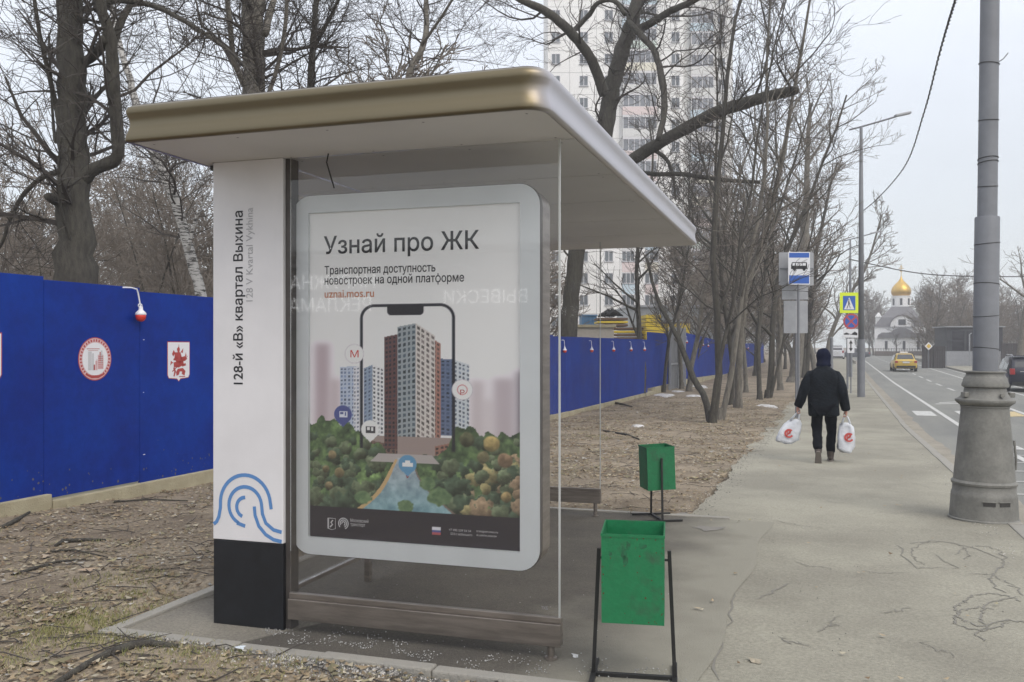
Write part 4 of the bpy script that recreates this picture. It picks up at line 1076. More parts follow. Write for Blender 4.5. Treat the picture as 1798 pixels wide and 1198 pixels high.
for sd__, A_ in arms.items():
    n_ = 'L' if sd__ < 0 else 'R'
    J[n_ + 'sh'] = (A_[0], .06); J[n_ + 'el'] = (A_[1], .045); J[n_ + 'wr'] = (A_[2], .028); J[n_ + 'pa'] = (A_[3], (.036, .02))
    E += [('chest', n_ + 'sh'), (n_ + 'sh', n_ + 'el'), (n_ + 'el', n_ + 'wr'), (n_ + 'wr', n_ + 'pa')]
    x, y, z = A_[3]
    for f_ in range(4):
        yo = -.030 + f_ * .020; L_ = (.036, .042, .040, .032)[f_]
        a1 = (x + sd__ * .006, y + yo, z - .035); a2 = (x - sd__ * .004, y + yo, z - .035 - L_ * .7); a3 = (x - sd__ * .032, y + yo, z - .035 - L_ * .75); a4 = (x - sd__ * .042, y + yo, z - .045)
        ks_ = [n_ + 'f%d%d' % (f_, j) for j in range(4)]
        for kk_, aa in zip(ks_, (a1, a2, a3, a4)): J[kk_] = (aa, .0085)
        E += [(n_ + 'pa', ks_[0])] + list(zip(ks_[:-1], ks_[1:]))
    J[n_ + 't0'] = ((x - sd__ * .02, y + .045, z + .0), .011); J[n_ + 't1'] = ((x - sd__ * .04, y + .05, z - .035), .009)
    E += [(n_ + 'pa', n_ + 't0'), (n_ + 't0', n_ + 't1')]
for sd__, A_ in legs.items():
    n_ = 'L' if sd__ < 0 else 'R'
    J[n_ + 'hip'] = (A_[0], .085); J[n_ + 'kn'] = (A_[1], .06); J[n_ + 'an'] = (A_[2], .042)
    E += [('pelvis', n_ + 'hip'), (n_ + 'hip', n_ + 'kn'), (n_ + 'kn', n_ + 'an')]
skin('body', J, E, Mskin, pe, 1)
# trousers
JT = {'p': ((0, 0, .93), (.17, .13))}; ET = []
for sd__, A_ in legs.items():
    n_ = str(sd__); a0, a1, a2 = [Vector(v) for v in A_]
    JT[n_ + 'h'] = (tuple(a0 + Vector((0, 0, -.04))), .115); JT[n_ + 'm'] = (tuple(a0.lerp(a1, .6)), .098); JT[n_ + 'k'] = (tuple(a1), .085); JT[n_ + 'c'] = (tuple(a1.lerp(a2, .5)), .078); JT[n_ + 'a'] = (tuple(a1.lerp(a2, .97)), .070)
    ET += [('p', n_ + 'h'), (n_ + 'h', n_ + 'm'), (n_ + 'm', n_ + 'k'), (n_ + 'k', n_ + 'c'), (n_ + 'c', n_ + 'a')]
tr = skin('trousers', JT, ET, Mtrouser, pe, 2); wrinkle(tr, .016, 9)
# jacket torso loft + sleeves
jb = MB(); lv = [(.735, .232, .165), (.745, .245, .178), (.85, .240, .176), (1.0, .236, .170), (1.15, .240, .165), (1.28, .250, .160), (1.38, .252, .150), (1.44, .225, .135), (1.485, .16, .115), (1.52, .10, .10), (1.56, .085, .09)]
nn_ = 32
for i, (z, rx, ry) in enumerate(lv):
    for k in range(nn_):
        a_ = 2 * math.pi * k / nn_; e_ = 1 + .03 * math.sin(a_ * 5 + z * 9)
        c_, s2 = math.cos(a_), math.sin(a_); pw = .8
        jb.v.append((rx * math.copysign(abs(c_) ** pw, c_) * e_, .02 + ry * math.copysign(abs(s2) ** pw, s2) * e_, z + .012 * math.sin(a_ * 3) * (i < 2)))
for i in range(len(lv) - 1):
    for k in range(nn_):
        k2 = (k + 1) % nn_; jb.f.append((i * nn_ + k, i * nn_ + k2, (i + 1) * nn_ + k2, (i + 1) * nn_ + k)); jb.m.append(0)
jb.f.append(tuple(range(nn_))[::-1]); jb.m.append(0)
jo = jb.build('jacket', Mjacket, pe, smooth=True); wrinkle(jo, .02, 8)
for sd__, A_ in arms.items():
    sb = MB(); a0, a1, a2, a3 = [Vector(v) for v in A_]
    path = [a0 + Vector((-sd__ * .08, 0, .0)), a0 + Vector((sd__ * .005, 0, -.03)), a0.lerp(a1, .35), a0.lerp(a1, .7), a1, a1.lerp(a2, .3), a1.lerp(a2, .65), a2, a2.lerp(a3, .25)]
    sb.tube(path, [.050, .072, .082, .082, .081, .077, .073, .067, .060], 18)
    so = sb.build('sleeve', Mjacket, pe, smooth=True); wrinkle(so, .022, 12)
md_ = jo.modifiers.new('s', 'SUBSURF'); md_.levels = 1; md_.render_levels = 1
# hood and collar
hb = MB(); lv = [(1.515, .10, .105, .035), (1.55, .118, .118, .04), (1.585, .112, .112, .045), (1.61, .106, .112, .05), (1.66, .108, .118, .055), (1.71, .112, .122, .058), (1.76, .105, .115, .055), (1.80, .078, .088, .05), (1.825, .035, .04, .045), (1.828, .004, .004, .045)]
for z, rx, ry, yo in lv:
    for k in range(20): a_ = 2 * math.pi * k / 20; hb.v.append((rx * math.cos(a_), yo + ry * math.sin(a_), z))
for i in range(len(lv) - 1):
    for k in range(20):
        if i in (3, 4) and 3 <= k <= 6: continue
        k2 = (k + 1) % 20; hb.f.append((i * 20 + k, i * 20 + k2, (i + 1) * 20 + k2, (i + 1) * 20 + k)); hb.m.append(0)
ho = hb.build('hood', Mhat, pe, smooth=True); wrinkle(ho, .012, 14)
fc_ = MB(); fc_.lathe([(.0, 0), (.010, .002), (.012, .012), (.0, .03)], 8); no = fc_.build('nose', Mskin, pe); no.location = (0, .165, 1.655)
for sx_ in (-1, 1):
    eb = MB(); eb.lathe([(.0, -.008), (.008, -.004), (.008, .004), (.0, .008)], 8); eo = eb.build('eye', Mtextb, pe); eo.location = (sx_ * .03, .15, 1.69)
# boots: outline lofted along the foot
def boot(M_):
    b = MB(); st_ = [(-.085, .030, .05), (-.07, .038, .085), (-.02, .042, .10), (.05, .046, .085), (.11, .051, .065), (.16, .048, .055), (.195, .03, .04)]
    n = 14
    for y, rx, h in st_:
        for k in range(n):
            a_ = 2 * math.pi * k / n; b.v.append(tuple(M_ @ Vector((rx * math.cos(a_), y, .018 + (h / 2) * (1 + math.sin(a_))))))
    for i in range(len(st_) - 1):
        for k in range(n): k2 = (k + 1) % n; b.f.append((i * n + k, (i + 1) * n + k, (i + 1) * n + k2, i * n + k2)); b.m.append(0)
    b.f.append(tuple(range(n))); b.m.append(0); b.f.append(tuple(range((len(st_) - 1) * n, len(st_) * n))[::-1]); b.m.append(0)
    o = b.build('boot', Mboot, pe, smooth=True)
    s2 = MB(); out_ = [(.036 * math.cos(t), -.055 + .038 * math.sin(t)) for t in [R(180 + k * 22.5) for k in range(9)]] + [(.034, .02), (.047, .09), (.052, .13)] + [(.05 * math.cos(t), .15 + .055 * math.sin(t)) for t in [R(k * 22.5) for k in range(1, 8)]] + [(-.052, .13), (-.047, .09), (-.034, .02)]
    s2.prism(out_, lambda u, v, d: M_ @ Vector((u, v, d)), .0, .022); s2.build('sole', Msole, o)
    sh2 = MB(); sh2.lathe([(.050, .07), (.056, .12), (.058, .16), (.0, .165)], 12); sh2.v = [tuple(M_ @ (Vector(v) + Vector((0, -.03, 0)))) for v in sh2.v]; sh2.build('boot_shaft', Mboot, o)
boot(Matrix.Translation((.105, .145, 0)))
a2 = Vector(legs[-1][2])
boot(Matrix.Translation((a2.x, a2.y + .02, a2.z - .01)) @ Matrix.Rotation(R(-62), 4, 'X') @ Matrix.Translation((0, .03, -.09)))
# carrier bags
def bag(label, hand, drop, wd, dp, swing, logo_dx):
    M0 = Matrix.Translation(Vector((g_.x, g_.y, g_.z))) @ Matrix.Rotation(-TH, 4, 'Z')
    hp = M0 @ Vector(hand)
    t = thing('carrier_bag', label, 'plastic bag', hp, -TH, 'white plastic carrier bags')
    b = MB(); n = 28
    lv = [(-.10, .05, .03), (-.13, .09, .05), (-.17, wd * .8, dp * .6), (-.25, wd * .93, dp * .85), (-.35, wd * 1.0, dp), (-drop + .05, wd * 1.03, dp * 1.05), (-drop + .01, wd * .95, dp * .95), (-drop, wd * .7, dp * .7)]
    rg_ = random.Random(int(wd * 1000) + int(drop * 100))
    for z, rx, ry in lv:
        for k in range(n):
            a_ = 2 * math.pi * k / n; c_, s2 = math.cos(a_), math.sin(a_)
            e_ = 1 + .09 * math.sin(a_ * 3 + z * 11) + .05 * math.sin(a_ * 7 - z * 23)
            b.v.append((rx * math.copysign(abs(c_) ** .6, c_) * e_ + swing * (z / drop), ry * math.copysign(abs(s2) ** .6, s2) * e_, z + (.02 * math.sin(a_ * 2 + 1) if z < -.3 else 0)))
    for i in range(len(lv) - 1):
        for k in range(n): k2 = (k + 1) % n; b.f.append((i * n + k, (i + 1) * n + k, (i + 1) * n + k2, i * n + k2)); b.m.append(0)
    b.f.append(tuple(range((len(lv) - 1) * n, len(lv) * n))[::-1]); b.m.append(0)
    bo = b.build('bag_body', Mbagw, t, smooth=True); wrinkle(bo, .035, 13)
    for sy in (-1, 1):
        h_ = MB(); h_.tube([(-.06 + swing * -.25, sy * .03, -.125), (-.03, sy * .014, -.02), (0, sy * .008, .012), (.03, sy * .014, -.02), (.06 + swing * -.25, sy * .03, -.125)], [.020, .012, .008, .012, .020], 8); h_.build('handle', Mbagw, t, smooth=True)
    lg_ = MB(); zc_ = -.33
    yf = -dp * 1.19
    def rb(pts, wd_): ribbon(lg_, pts, wd_, yf)
    off = swing * (zc_ / drop) + logo_dx
    rb([(x + off, z) for x, z in arc(0, zc_, .06, 60, 330, 14)], .028); rb([(x + off, z) for x, z in arc(-.005, zc_ + .02, .026, 0, 360, 10)], .018)
    rb([(off - .05, zc_ - .05), (off + .045, zc_ + .06)], .022)
    lo = lg_.build('logo_print', Mbagr, t)
    return t
bag('white plastic bag with red logo, swinging out at the left of the person', (arms[-1][3][0], arms[-1][3][1], arms[-1][3][2] - .055), .49, .165, .085, .19, -.0)
bag('white plastic bag with a red logo, in the right hand of the walking person', (arms[1][3][0], arms[1][3][1], arms[1][3][2] - .055), .56, .125, .08, -.0, .045)

# ------------------------------------------------------------------ cars
Mglassd = mat('car_glass', (.02, .022, .026), .08, spec=.9)
Mtyre = mat('tyre', (.02, .02, .02), .9); Mrim = mat('wheel_rim', (.3, .3, .31), .35, metal=.8)
Mtail = mat('tail_lamp', (.30, .02, .02), .3); Mplate = mat('number_plate', (.6, .6, .6), .5)
Mchrome = mat('chrome', (.55, .55, .57), .2, metal=1)
def car(label, paint_m, loc, rz, L=4.5, W=1.8, H=1.47, suv=False, extra=None, low=None):
    t = thing('parked_car' if extra is None else 'taxi', label, 'car' if extra is None else 'taxi', loc, rz)
    # stations from rear (0) to front (L): y, half width, z bottom, z belt, half roof width, z roof
    hb_ = H * .60
    if suv: stn = [(0, .88, .42, hb_ * .92, .80, hb_ * .97), (.06, .94, .34, hb_, .80, hb_ * 1.1), (.35, .98, .28, hb_ * 1.03, .76, H * .96), (.9, 1, .26, hb_ * 1.03, .78, H), (2.2, 1, .26, hb_ * 1.0, .77, H * .99), (2.9, 1, .26, hb_ * .98, .72, H * .90), (3.5, .99, .26, hb_ * .97, .80, hb_ * 1.02), (L - .3, .95, .28, hb_ * .86, .8, hb_ * .88), (L, .82, .36, hb_ * .66, .7, hb_ * .68)]
    else: stn = [(0, .84, .40, hb_ * .95, .78, hb_ * 1.0), (.06, .92, .30, hb_ * 1.03, .80, hb_ * 1.07), (.55, .98, .24, hb_ * 1.04, .76, hb_ * 1.12), (1.15, 1, .22, hb_ * 1.02, .66, H * .97), (1.9, 1, .22, hb_ * 1.0, .67, H), (2.5, 1, .22, hb_ * .98, .65, H * .97), (3.3, .99, .22, hb_ * .96, .78, hb_ * 1.0), (L - .35, .94, .24, hb_ * .82, .78, hb_ * .85), (L, .80, .34, hb_ * .62, .7, hb_ * .64)]
    hw = W / 2; b = MB(); n = 10
    for y, w_, zb, zl, wr, zr in stn:
        w1 = w_ * hw; w2 = wr * hw
        ring_ = [(-w1 * .92, zb), (-w1, zb + .12), (-w1 * 1.0, (zb + zl) / 2 + .05), (-w1 * .95, zl), (-w2, zr - .02), (-w2 * .82, zr), (w2 * .82, zr), (w2, zr - .02), (w1 * .95, zl), (w1, (zb + zl) / 2 + .05), (w1, zb + .12), (w1 * .92, zb)]
        n = len(ring_)
        for u, v in ring_: b.v.append((u, y, v))
    for i in range(len(stn) - 1):
        for k in range(n): k2 = (k + 1) % n; b.f.append((i * n + k, (i + 1) * n + k, (i + 1) * n + k2, i * n + k2)); b.m.append(0)
    b.f.append(tuple(range(n))); b.m.append(0); b.f.append(tuple(range((len(stn) - 1) * n, len(stn) * n))[::-1]); b.m.append(0)
    body = b.build('body', paint_m, t, smooth=True, angle=35)
    # rear window, side windows, windscreen (slightly proud panes)
    if suv: ry = [(.10, hb_ * 1.12), (.37, H * .93)]; sy = [.55, 2.95]; fy = [(3.42, hb_ * 1.05), (2.95, H * .88)]
    else: ry = [(.60, hb_ * 1.15), (1.12, H * .94)]; sy = [1.1, 3.0]; fy = [(3.2, hb_ * 1.03), (2.56, H * .95)]
    for (a_, b__), nm, off in (((ry[0], ry[1]), 'rear_window', -.03), ((fy[0], fy[1]), 'windscreen', .03)):
        q = MB(); w1, w2 = .70 * hw, .60 * hw
        q.v = [(-w1, a_[0] + off, a_[1] + .02), (w1, a_[0] + off, a_[1] + .02), (w2, b__[0] + off, b__[1] + .02), (-w2, b__[0] + off, b__[1] + .02)]
        q.v += [(x, y - off * .8, z - .03) for x, y, z in q.v]
        q.f = [(0, 1, 2, 3), (7, 6, 5, 4), (0, 4, 5, 1), (1, 5, 6, 2), (2, 6, 7, 3), (3, 7, 4, 0)]; q.m = [0] * 6
        q.build(nm, Mglassd, t)
    for sx_ in (-1, 1):
        for (y0, y1) in ((sy[0], (sy[0] + sy[1]) / 2 - .05), ((sy[0] + sy[1]) / 2 + .05, sy[1])):
            q = MB(); zl, zr = hb_ * 1.03, H * .92; xa, xb = hw * .955, hw * .78
            pts = [(xa, y0, zl), (xa, y1, zl), (xb, y1 - (.18 if y1 > 2 else 0), zr), (xb, y0 + (.12 if y0 < 1.2 else 0), zr)]
            q.v = [(sx_ * (x + .012), y, z) for x, y, z in pts] + [(sx_ * (x - .03), y, z) for x, y, z in pts]
            q.f = [(0, 1, 2, 3), (7, 6, 5, 4), (0, 4, 5, 1), (1, 5, 6, 2), (2, 6, 7, 3), (3, 7, 4, 0)]; q.m = [0] * 6
            q.build('side_window', Mglassd, t)
    for sx_ in (-1, 1):
        for y in (.85, L - .85):
            w_ = MB(); w_.lathe([(.20, -.11), (.31, -.11), (.33, -.08), (.33, .08), (.31, .11), (.20, .11)], 20)
            w_.v = [(sx_ * (hw - .10) + z, y + x, .33 + yy) for x, yy, z in w_.v]; wo = w_.build('wheel', Mtyre, t)
            r_ = MB(); r_.lathe([(.21, -.112), (.21, .112)], 16); r_.v = [(sx_ * (hw - .10) + z * 1.06, y + x, .33 + yy) for x, yy, z in r_.v]; r_.build('rim', Mrim, wo)
        tl = MB(); tl.bev(sx_ * hw * .80 - .11, sx_ * hw * .80 + .11, -.035, .12, hb_ * .80, hb_ * (1.0 if not suv else 1.08), .02); tl.build('tail_lamp', Mtail, t)
    MB().box(-hw * .80, hw * .80, -.04, .10, .32, .48).build('rear_bumper', low or Mtyre, t)
    pl_ = MB(); pl_.box(-.26, .26, -.05, -.02, hb_ * .78, hb_ * .78 + .12); pl_.build('number_plate', Mplate, t)
    MB().box(-.45, .45, -.012, .03, hb_ * .93, hb_ * .93 + .03).build('trim_strip', Mchrome, t)
    if suv:
        MB().bev(-hw * .72, hw * .72, .20, .62, H * .985, H * 1.015, .012).build('spoiler', paint_m, t)
        for sx_ in (-1, 1): MB().tube([(sx_ * hw * .68, .75, H * .99), (sx_ * hw * .68, .85, H * 1.03), (sx_ * hw * .68, 2.3, H * 1.03), (sx_ * hw * .68, 2.45, H * .98)], .018, 6).build('roof_rail', Mchrome, t)
    if extra: 
        s2 = MB(); s2.bev(-.30, .30, 1.7, 1.9, H + .01, H + .15, .03); s2.build('roof_sign', Mwplastic, t)
    return t
g_ = G(1591, 653, -.12)
car('yellow taxi with a white roof sign driving away down the road', mat('taxi_yellow', (.58, .40, .07), .3, var=.06, scale=3), (g_.x, g_.y, g_.z + .01), -TH + R(2), extra=True)
g_ = G(1810, 689, -.12)
car('dark blue black suv seen from behind at the right edge', mat('dark_car_paint', (.018, .02, .034), .18), (g_.x, g_.y, g_.z + .01), -TH, L=4.7, W=1.95, H=1.72, suv=True)
g_ = at(1527, 624, 128)
car('small dark grey car far off left of the white church', mat('grey_car_paint', (.09, .095, .11), .3), (g_.x, g_.y, T(rs(g_.x, g_.y)[1]) - .1), R(70))
car('distant white van like car far down the road behind the signs', mat('white_car_paint', (.6, .61, .64), .3), (*[v for v in at(1470, 624, 120)][:2], T(127) - .1), -TH, H=1.9, suv=True)

# ------------------------------------------------------------------ church
Mchw = mat('church_white', (.80, .80, .80), .8, var=.06, scale=.7); Mchr = mat('church_grey_roof', (.17, .165, .175), .6, metal=.1, var=.15, scale=1.4)
Mgold = mat('gilded_dome', (.62, .40, .10), .34, metal=.75, var=.08, scale=2)
Mwdark = mat('dark_window', (.05, .052, .06), .4)
Mbase = mat('church_base', (.16, .13, .11), .8)
Yc = 160.0; k = Yc / FPX; c0 = at(1583, 623, Yc)
ch = thing('church', 'white orthodox church with grey roofs, half round gable and a golden onion dome', 'church', (c0.x, Yc, c0.z), R(-23))
X_ = lambda px: (px - 1583) * k; Z_ = lambda py: (623 - py) * k
MB().box(X_(1539), X_(1622), .3, 12, -1.5, Z_(617)).build('plinth', Mbase, ch)
lowm = MB().box(X_(1541), X_(1620), .5, 11.5, Z_(617), Z_(593)).build('narthex_wall', Mchw, ch)
# lobed roof of the narthex
outl = [(X_(1543), Z_(593.5)), (X_(1621.5), Z_(593.5)), (X_(1620), Z_(588)), (X_(1614), Z_(584)), (X_(1604), Z_(585.5)), (X_(1598), Z_(580)), (X_(1589), Z_(576.5)), (X_(1580), Z_(576)), (X_(1572), Z_(578)), (X_(1567), Z_(583)), (X_(1560), Z_(584)), (X_(1551), Z_(584)), (X_(1545), Z_(588))]
MB().prism(outl, F, .1, 3.6).build('narthex_roof', Mchr, ch)
MB().box(X_(1538), X_(1622), 3.7, 12, Z_(617), Z_(573)).build('nave_wall', Mchw, ch)
rf = MB(); x0, x1, z0, z1 = X_(1537), X_(1623), Z_(573), Z_(546)
rf.v = [(x0, 3.5, z0), (x1, 3.5, z0), (x1, 12.2, z0), (x0, 12.2, z0), (x0 + 1.2, 3.9, Z_(556)), (x1 - 1.2, 3.9, Z_(556)), (x1 - 1.2, 11.8, Z_(556)), (x0 + 1.2, 11.8, Z_(556)), (X_(1566), 6.1, Z_(536)), (X_(1599), 6.1, Z_(536)), (X_(1599), 9.6, Z_(536)), (X_(1566), 9.6, Z_(536))]
rf.f = [(0, 1, 5, 4), (1, 2, 6, 5), (2, 3, 7, 6), (3, 0, 4, 7), (4, 5, 9, 8), (5, 6, 10, 9), (6, 7, 11, 10), (7, 4, 8, 11), (8, 9, 10, 11), (3, 2, 1, 0)]; rf.m = [0] * 10
rf.build('nave_roof', Mchr, ch)
zk = MB(); zk.prism(arc(X_(1584), Z_(573), 1.95, 0, 180, 24), F, 3.9, 3.3); zk.build('round_gable', Mchw, ch)
zk = MB(); zk.prism(arc(X_(1584), Z_(573), 2.15, 0, 180, 24) + arc(X_(1584), Z_(573), 1.96, 180, 0, 24), F, 3.9, 3.1); zk.build('gable_rim', Mchr, ch)
MB().box(X_(1578), X_(1590), 3.22, 3.28, Z_(570), Z_(560)).build('window', Mwdark, ch)
dr = MB(); dr.lathe([(1.66, Z_(537)), (1.66, Z_(518)), (1.75, Z_(517.5)), (1.75, Z_(516))], 24, cx=X_(1582.5), cy=7.8); dr.build('drum', Mchw, ch, smooth=True, angle=40)
for a_ in (-90, -40, -140): 
    b = MB(); b.box(-.06, .03, -.2, .2, Z_(533), Z_(521), 0, Matrix.Translation((X_(1582.5), 7.8, 0)) @ Matrix.Rotation(R(a_), 4, 'Z') @ Matrix.Translation((1.67, 0, 0))); b.build('window', Mwdark, ch)
on = [(1.35, 515.9), (1.6, 513.5), (1.70, 510), (1.72, 506.5), (1.62, 502.5), (1.38, 498), (1.08, 494.5), (.74, 491), (.46, 488), (.26, 485), (.14, 482), (.08, 479)]
MB().lathe([(r_, Z_(y_)) for r_, y_ in on], 32, cx=X_(1582.5), cy=7.8).build('dome', Mgold, ch, smooth=True)
cz0 = Z_(479)
cm = MB(); xc = X_(1582.5)
cm.box(xc - .06, xc + .06, 7.74, 7.86, cz0, cz0 + 2.0); cm.box(xc - .42, xc + .42, 7.745, 7.855, cz0 + 1.35, cz0 + 1.47); cm.box(xc - .22, xc + .22, 7.745, 7.855, cz0 + 1.68, cz0 + 1.78)
cm.box(-.26, .26, -.05, .05, -.05, .05, 0, Matrix.Translation((xc, 7.8, cz0 + .8)) @ Matrix.Rotation(R(22), 4, 'Y')); cm.build('cross', Mgold, ch)
for px in (1558, 1587, 1610):
    w_ = MB().box(X_(px) - .22, X_(px) + .22, .46, .56, Z_(614), Z_(599)).build('window', Mwdark, ch)
    MB().box(X_(px) - .30, X_(px) + .30, .40, .498, Z_(615.6), Z_(614.3)).build('sill', Mchw, w_)
MB().lathe([(.5, Z_(573)), (.5, Z_(555)), (.62, Z_(554)), (.1, Z_(546))], 12, cx=X_(1544), cy=7).build('turret', Mchw, ch)
for px in (1541.5, 1572, 1599, 1619.5): MB().box(X_(px) - .14, X_(px) + .14, .38, .497, Z_(616.8), Z_(593.6)).build('pilaster', Mchw, ch)
cf = MB()
for j in range(44): cf.box(-8 + j * .45, -7.94 + j * .45, -3.0, -2.94, -1.2, 1.15)
cf.box(-8, 11.4, -2.93, -2.88, 1.0, 1.06); cf.box(-8, 11.4, -2.93, -2.88, .1, .16)
rl = thing('church_railing', 'thin dark iron railing in front of the white church', 'railing', (c0.x, Yc, c0.z)); stuff(cf.build('railing_bars', Msteeld, rl))

# ------------------------------------------------------------------ booth, dark fences, priority sign at the far side
Y = 87.0; q = at(1662, 645, Y); k = Y / FPX; zz = lambda py: (645 - py) * k; xx = lambda px: (px - 1662) * k
bo = thing('guard_booth', 'flat roofed dark glazed booth on a pale grey wall behind the lamp column', 'building', (q.x, Y, q.z), R(-6))
MB().box(0, xx(1757), 0, 3.4, -.6, zz(617)).build('lower_wall', mat('booth_grey', (.30, .31, .33), .8, var=.1), bo)
up = MB().box(.04, xx(1757) - .04, .06, 3.3, zz(617) + .002, zz(575)).build('upper_wall', mat('booth_dark', (.035, .037, .045), .5), bo)
MB().box(-.12, xx(1757) + .12, -.15, 3.6, zz(575) + .002, zz(573)).build('roof', Msignback, bo)
for a_, b_ in ((1672, 1692), (1696, 1715), (1719, 1738)): MB().box(xx(a_), xx(b_), .02, .058, zz(615), zz(582)).build('window', mat('booth_window', (.015, .016, .024), .15), bo)
MB().tube([(xx(1695), -.8, -.3), (xx(1695), -.8, zz(588)), (xx(1695) + .2, -.8, zz(585))], .06, 8).build('post', Msignback, bo)
Mdf = mat('dark_metal_fence', (.045, .04, .042), .6, var=.2, scale=2)
def dark_fence(px0, px1, pyt, pyb, Y, label):
    q = at(px0, pyb, Y); k = Y / FPX; t = thing('metal_fence', label, 'fence', (q.x, Y, q.z)); W_ = (px1 - px0) * k; H_ = (pyb - pyt) * k; n = max(2, int(W_ / 2.2))
    for j in range(n):
        a_, b_ = j * W_ / n, (j + 1) * W_ / n; p_ = MB(); m_ = 10
        for i in range(m_): p_.box(a_ + .04 + (b_ - a_ - .08) * i / m_, a_ + .04 + (b_ - a_ - .08) * (i + 1) / m_, (i % 2) * .05, (i % 2) * .05 + .03, -.5, H_)
        p_.build('panel', Mdf, t); MB().box(a_ - .06, a_ + .04, -.06, .06, -.5, H_ + .1).build('post', Mdf, t)
dark_fence(1620, 1661, 608, 643, 84, 'dark brown sheet metal fence left of the guard booth')
dark_fence(1759, 1900, 603, 641, 84, 'dark brown sheet metal fence right of the lamp column, behind the suv')
Y = 80; q = at(1630, 642, Y); k = Y / FPX; zz = lambda py: (642 - py) * k
ps = thing('priority_sign', 'yellow and white diamond priority road sign in front of the dark fence', 'sign', (q.x, Y, q.z))
MB().tube([(0, 0, -.2), (0, 0, zz(603))], .04, 8).build('pole', Mpole, ps)
r_ = 7.0 * k
b = MB(); b.prism([(r_, zz(608)), (0, zz(608) + r_), (-r_, zz(608)), (0, zz(608) - r_)][::1], F, -.05, -.08); d_ = b.build('sign_plate', Msignw, ps)
flat(d_, 'yellow_field', [[(u * .62, zz(608) + (v - zz(608)) * .62) for u, v in [(r_, zz(608)), (0, zz(608) + r_), (-r_, zz(608)), (0, zz(608) - r_)]]], -.083, mat('amber', (.62, .42, .06), .5))

# ------------------------------------------------------------------ apartment tower
Ya = 116.0; k = Ya / FPX
ap = thing('apartment_tower', 'tall white panel apartment tower with pastel coloured loggia panels, behind the bare trees', 'building', (at(962, 600, Ya).x, Ya, -.2), 0)
XA = lambda px: (px - 962) * k
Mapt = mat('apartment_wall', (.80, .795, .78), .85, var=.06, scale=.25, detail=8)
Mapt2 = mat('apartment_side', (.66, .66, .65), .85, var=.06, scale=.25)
Wd = XA(1292); HT = 60.0
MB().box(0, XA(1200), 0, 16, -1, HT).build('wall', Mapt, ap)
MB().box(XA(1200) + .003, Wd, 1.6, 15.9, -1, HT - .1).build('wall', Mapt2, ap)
seam = MB()
for fl in range(21):
    z = 3.05 + fl * 2.79 + .2
    seam.box(.0, XA(1200), -.012, -.001, z, z + .05)
for px in (1000, 1047, 1088, 1160): seam.box(XA(px), XA(px) + .05, -.011, -.002, 0, HT)
stuff(seam.build('panel_seam', mat('seam_grey', (.36, .36, .355), .9), ap))
def win_mesh(w_, h_, panes):
    b = MB(); t_ = .07
    b.box(-w_ / 2, w_ / 2, -.06, .0, 0, t_); b.box(-w_ / 2, w_ / 2, -.06, .0, h_ - t_, h_)
    xs_ = [-w_ / 2 + (w_ - t_) * j / panes for j in range(panes + 1)]
    for x in xs_: b.box(x, x + t_, -.06, .0, t_ + .001, h_ - t_ - .001)
    f_ = b.build('window', Mwhite, ap); p_ = MB().box(-w_ / 2 + t_ * .5, w_ / 2 - t_ * .5, -.03, -.002, t_ * .5, h_ - t_ * .5).build('pane', Mwin, f_)
    s_ = MB().box(-w_ / 2 - .06, w_ / 2 + .06, -.14, -.001, -.06, -.002).build('sill', Msignback, f_)
    return f_
protos = {}
def put_win(px, z, w_, h_, panes, y=0):
    key = (w_, h_, panes)
    if key not in protos: protos[key] = o = win_mesh(*key)
    else: o = dup(protos[key])
    o.location = (XA(px), y - .003, z); return o
pastel = [mat('panel_blue', (.52, .62, .69), .8), mat('panel_pink', (.67, .57, .56), .8), mat('panel_cream', (.69, .66, .56), .8), mat('panel_mint', (.58, .66, .61), .8), mat('panel_white', (.62, .62, .61), .8)]
lg_p = {}
def loggia(px, z, w_, mi, n, y=0):
    key = (w_, n)
    if key not in lg_p:
        f_ = MB()
        for j in range(n + 1): x = -w_ / 2 + (w_ - .07) * j / n; f_.box(x, x + .07, -.78, -.70, 1.0, 2.42)
        f_.box(-w_ / 2, w_ / 2, -.785, -.70, .95, 1.0); f_.box(-w_ / 2, w_ / 2, -.785, -.70, 2.42, 2.60); f_.box(-w_ / 2, w_ / 2, -.72, -.02, 2.6, 2.72)
        o = f_.build('loggia', Mwhite, ap)
        MB().box(-w_ / 2 + .03, w_ / 2 - .03, -.75, -.72, 1.0, 2.42).build('glazing', Mwin2, o)
        lg_p[key] = [o, None]
        pz = MB().box(-w_ / 2, w_ / 2, -.77, -.02, -.07, .95).build('parapet', pastel[mi], o)
        lg_p[key][1] = pz.data
        o2 = o
    else:
        base, pm = lg_p[key]; o2 = base.copy(); C.objects.link(o2)
        for ch_ in base.children:
            c_ = ch_.copy(); C.objects.link(c_); c_.parent = o2
            if ch_.name.startswith('parapet'):
                c_.material_slots[0].link = 'OBJECT'; c_.material_slots[0].material = pastel[mi]
    o2.location = (XA(px), y, z); return o2
rg = random.Random(12)
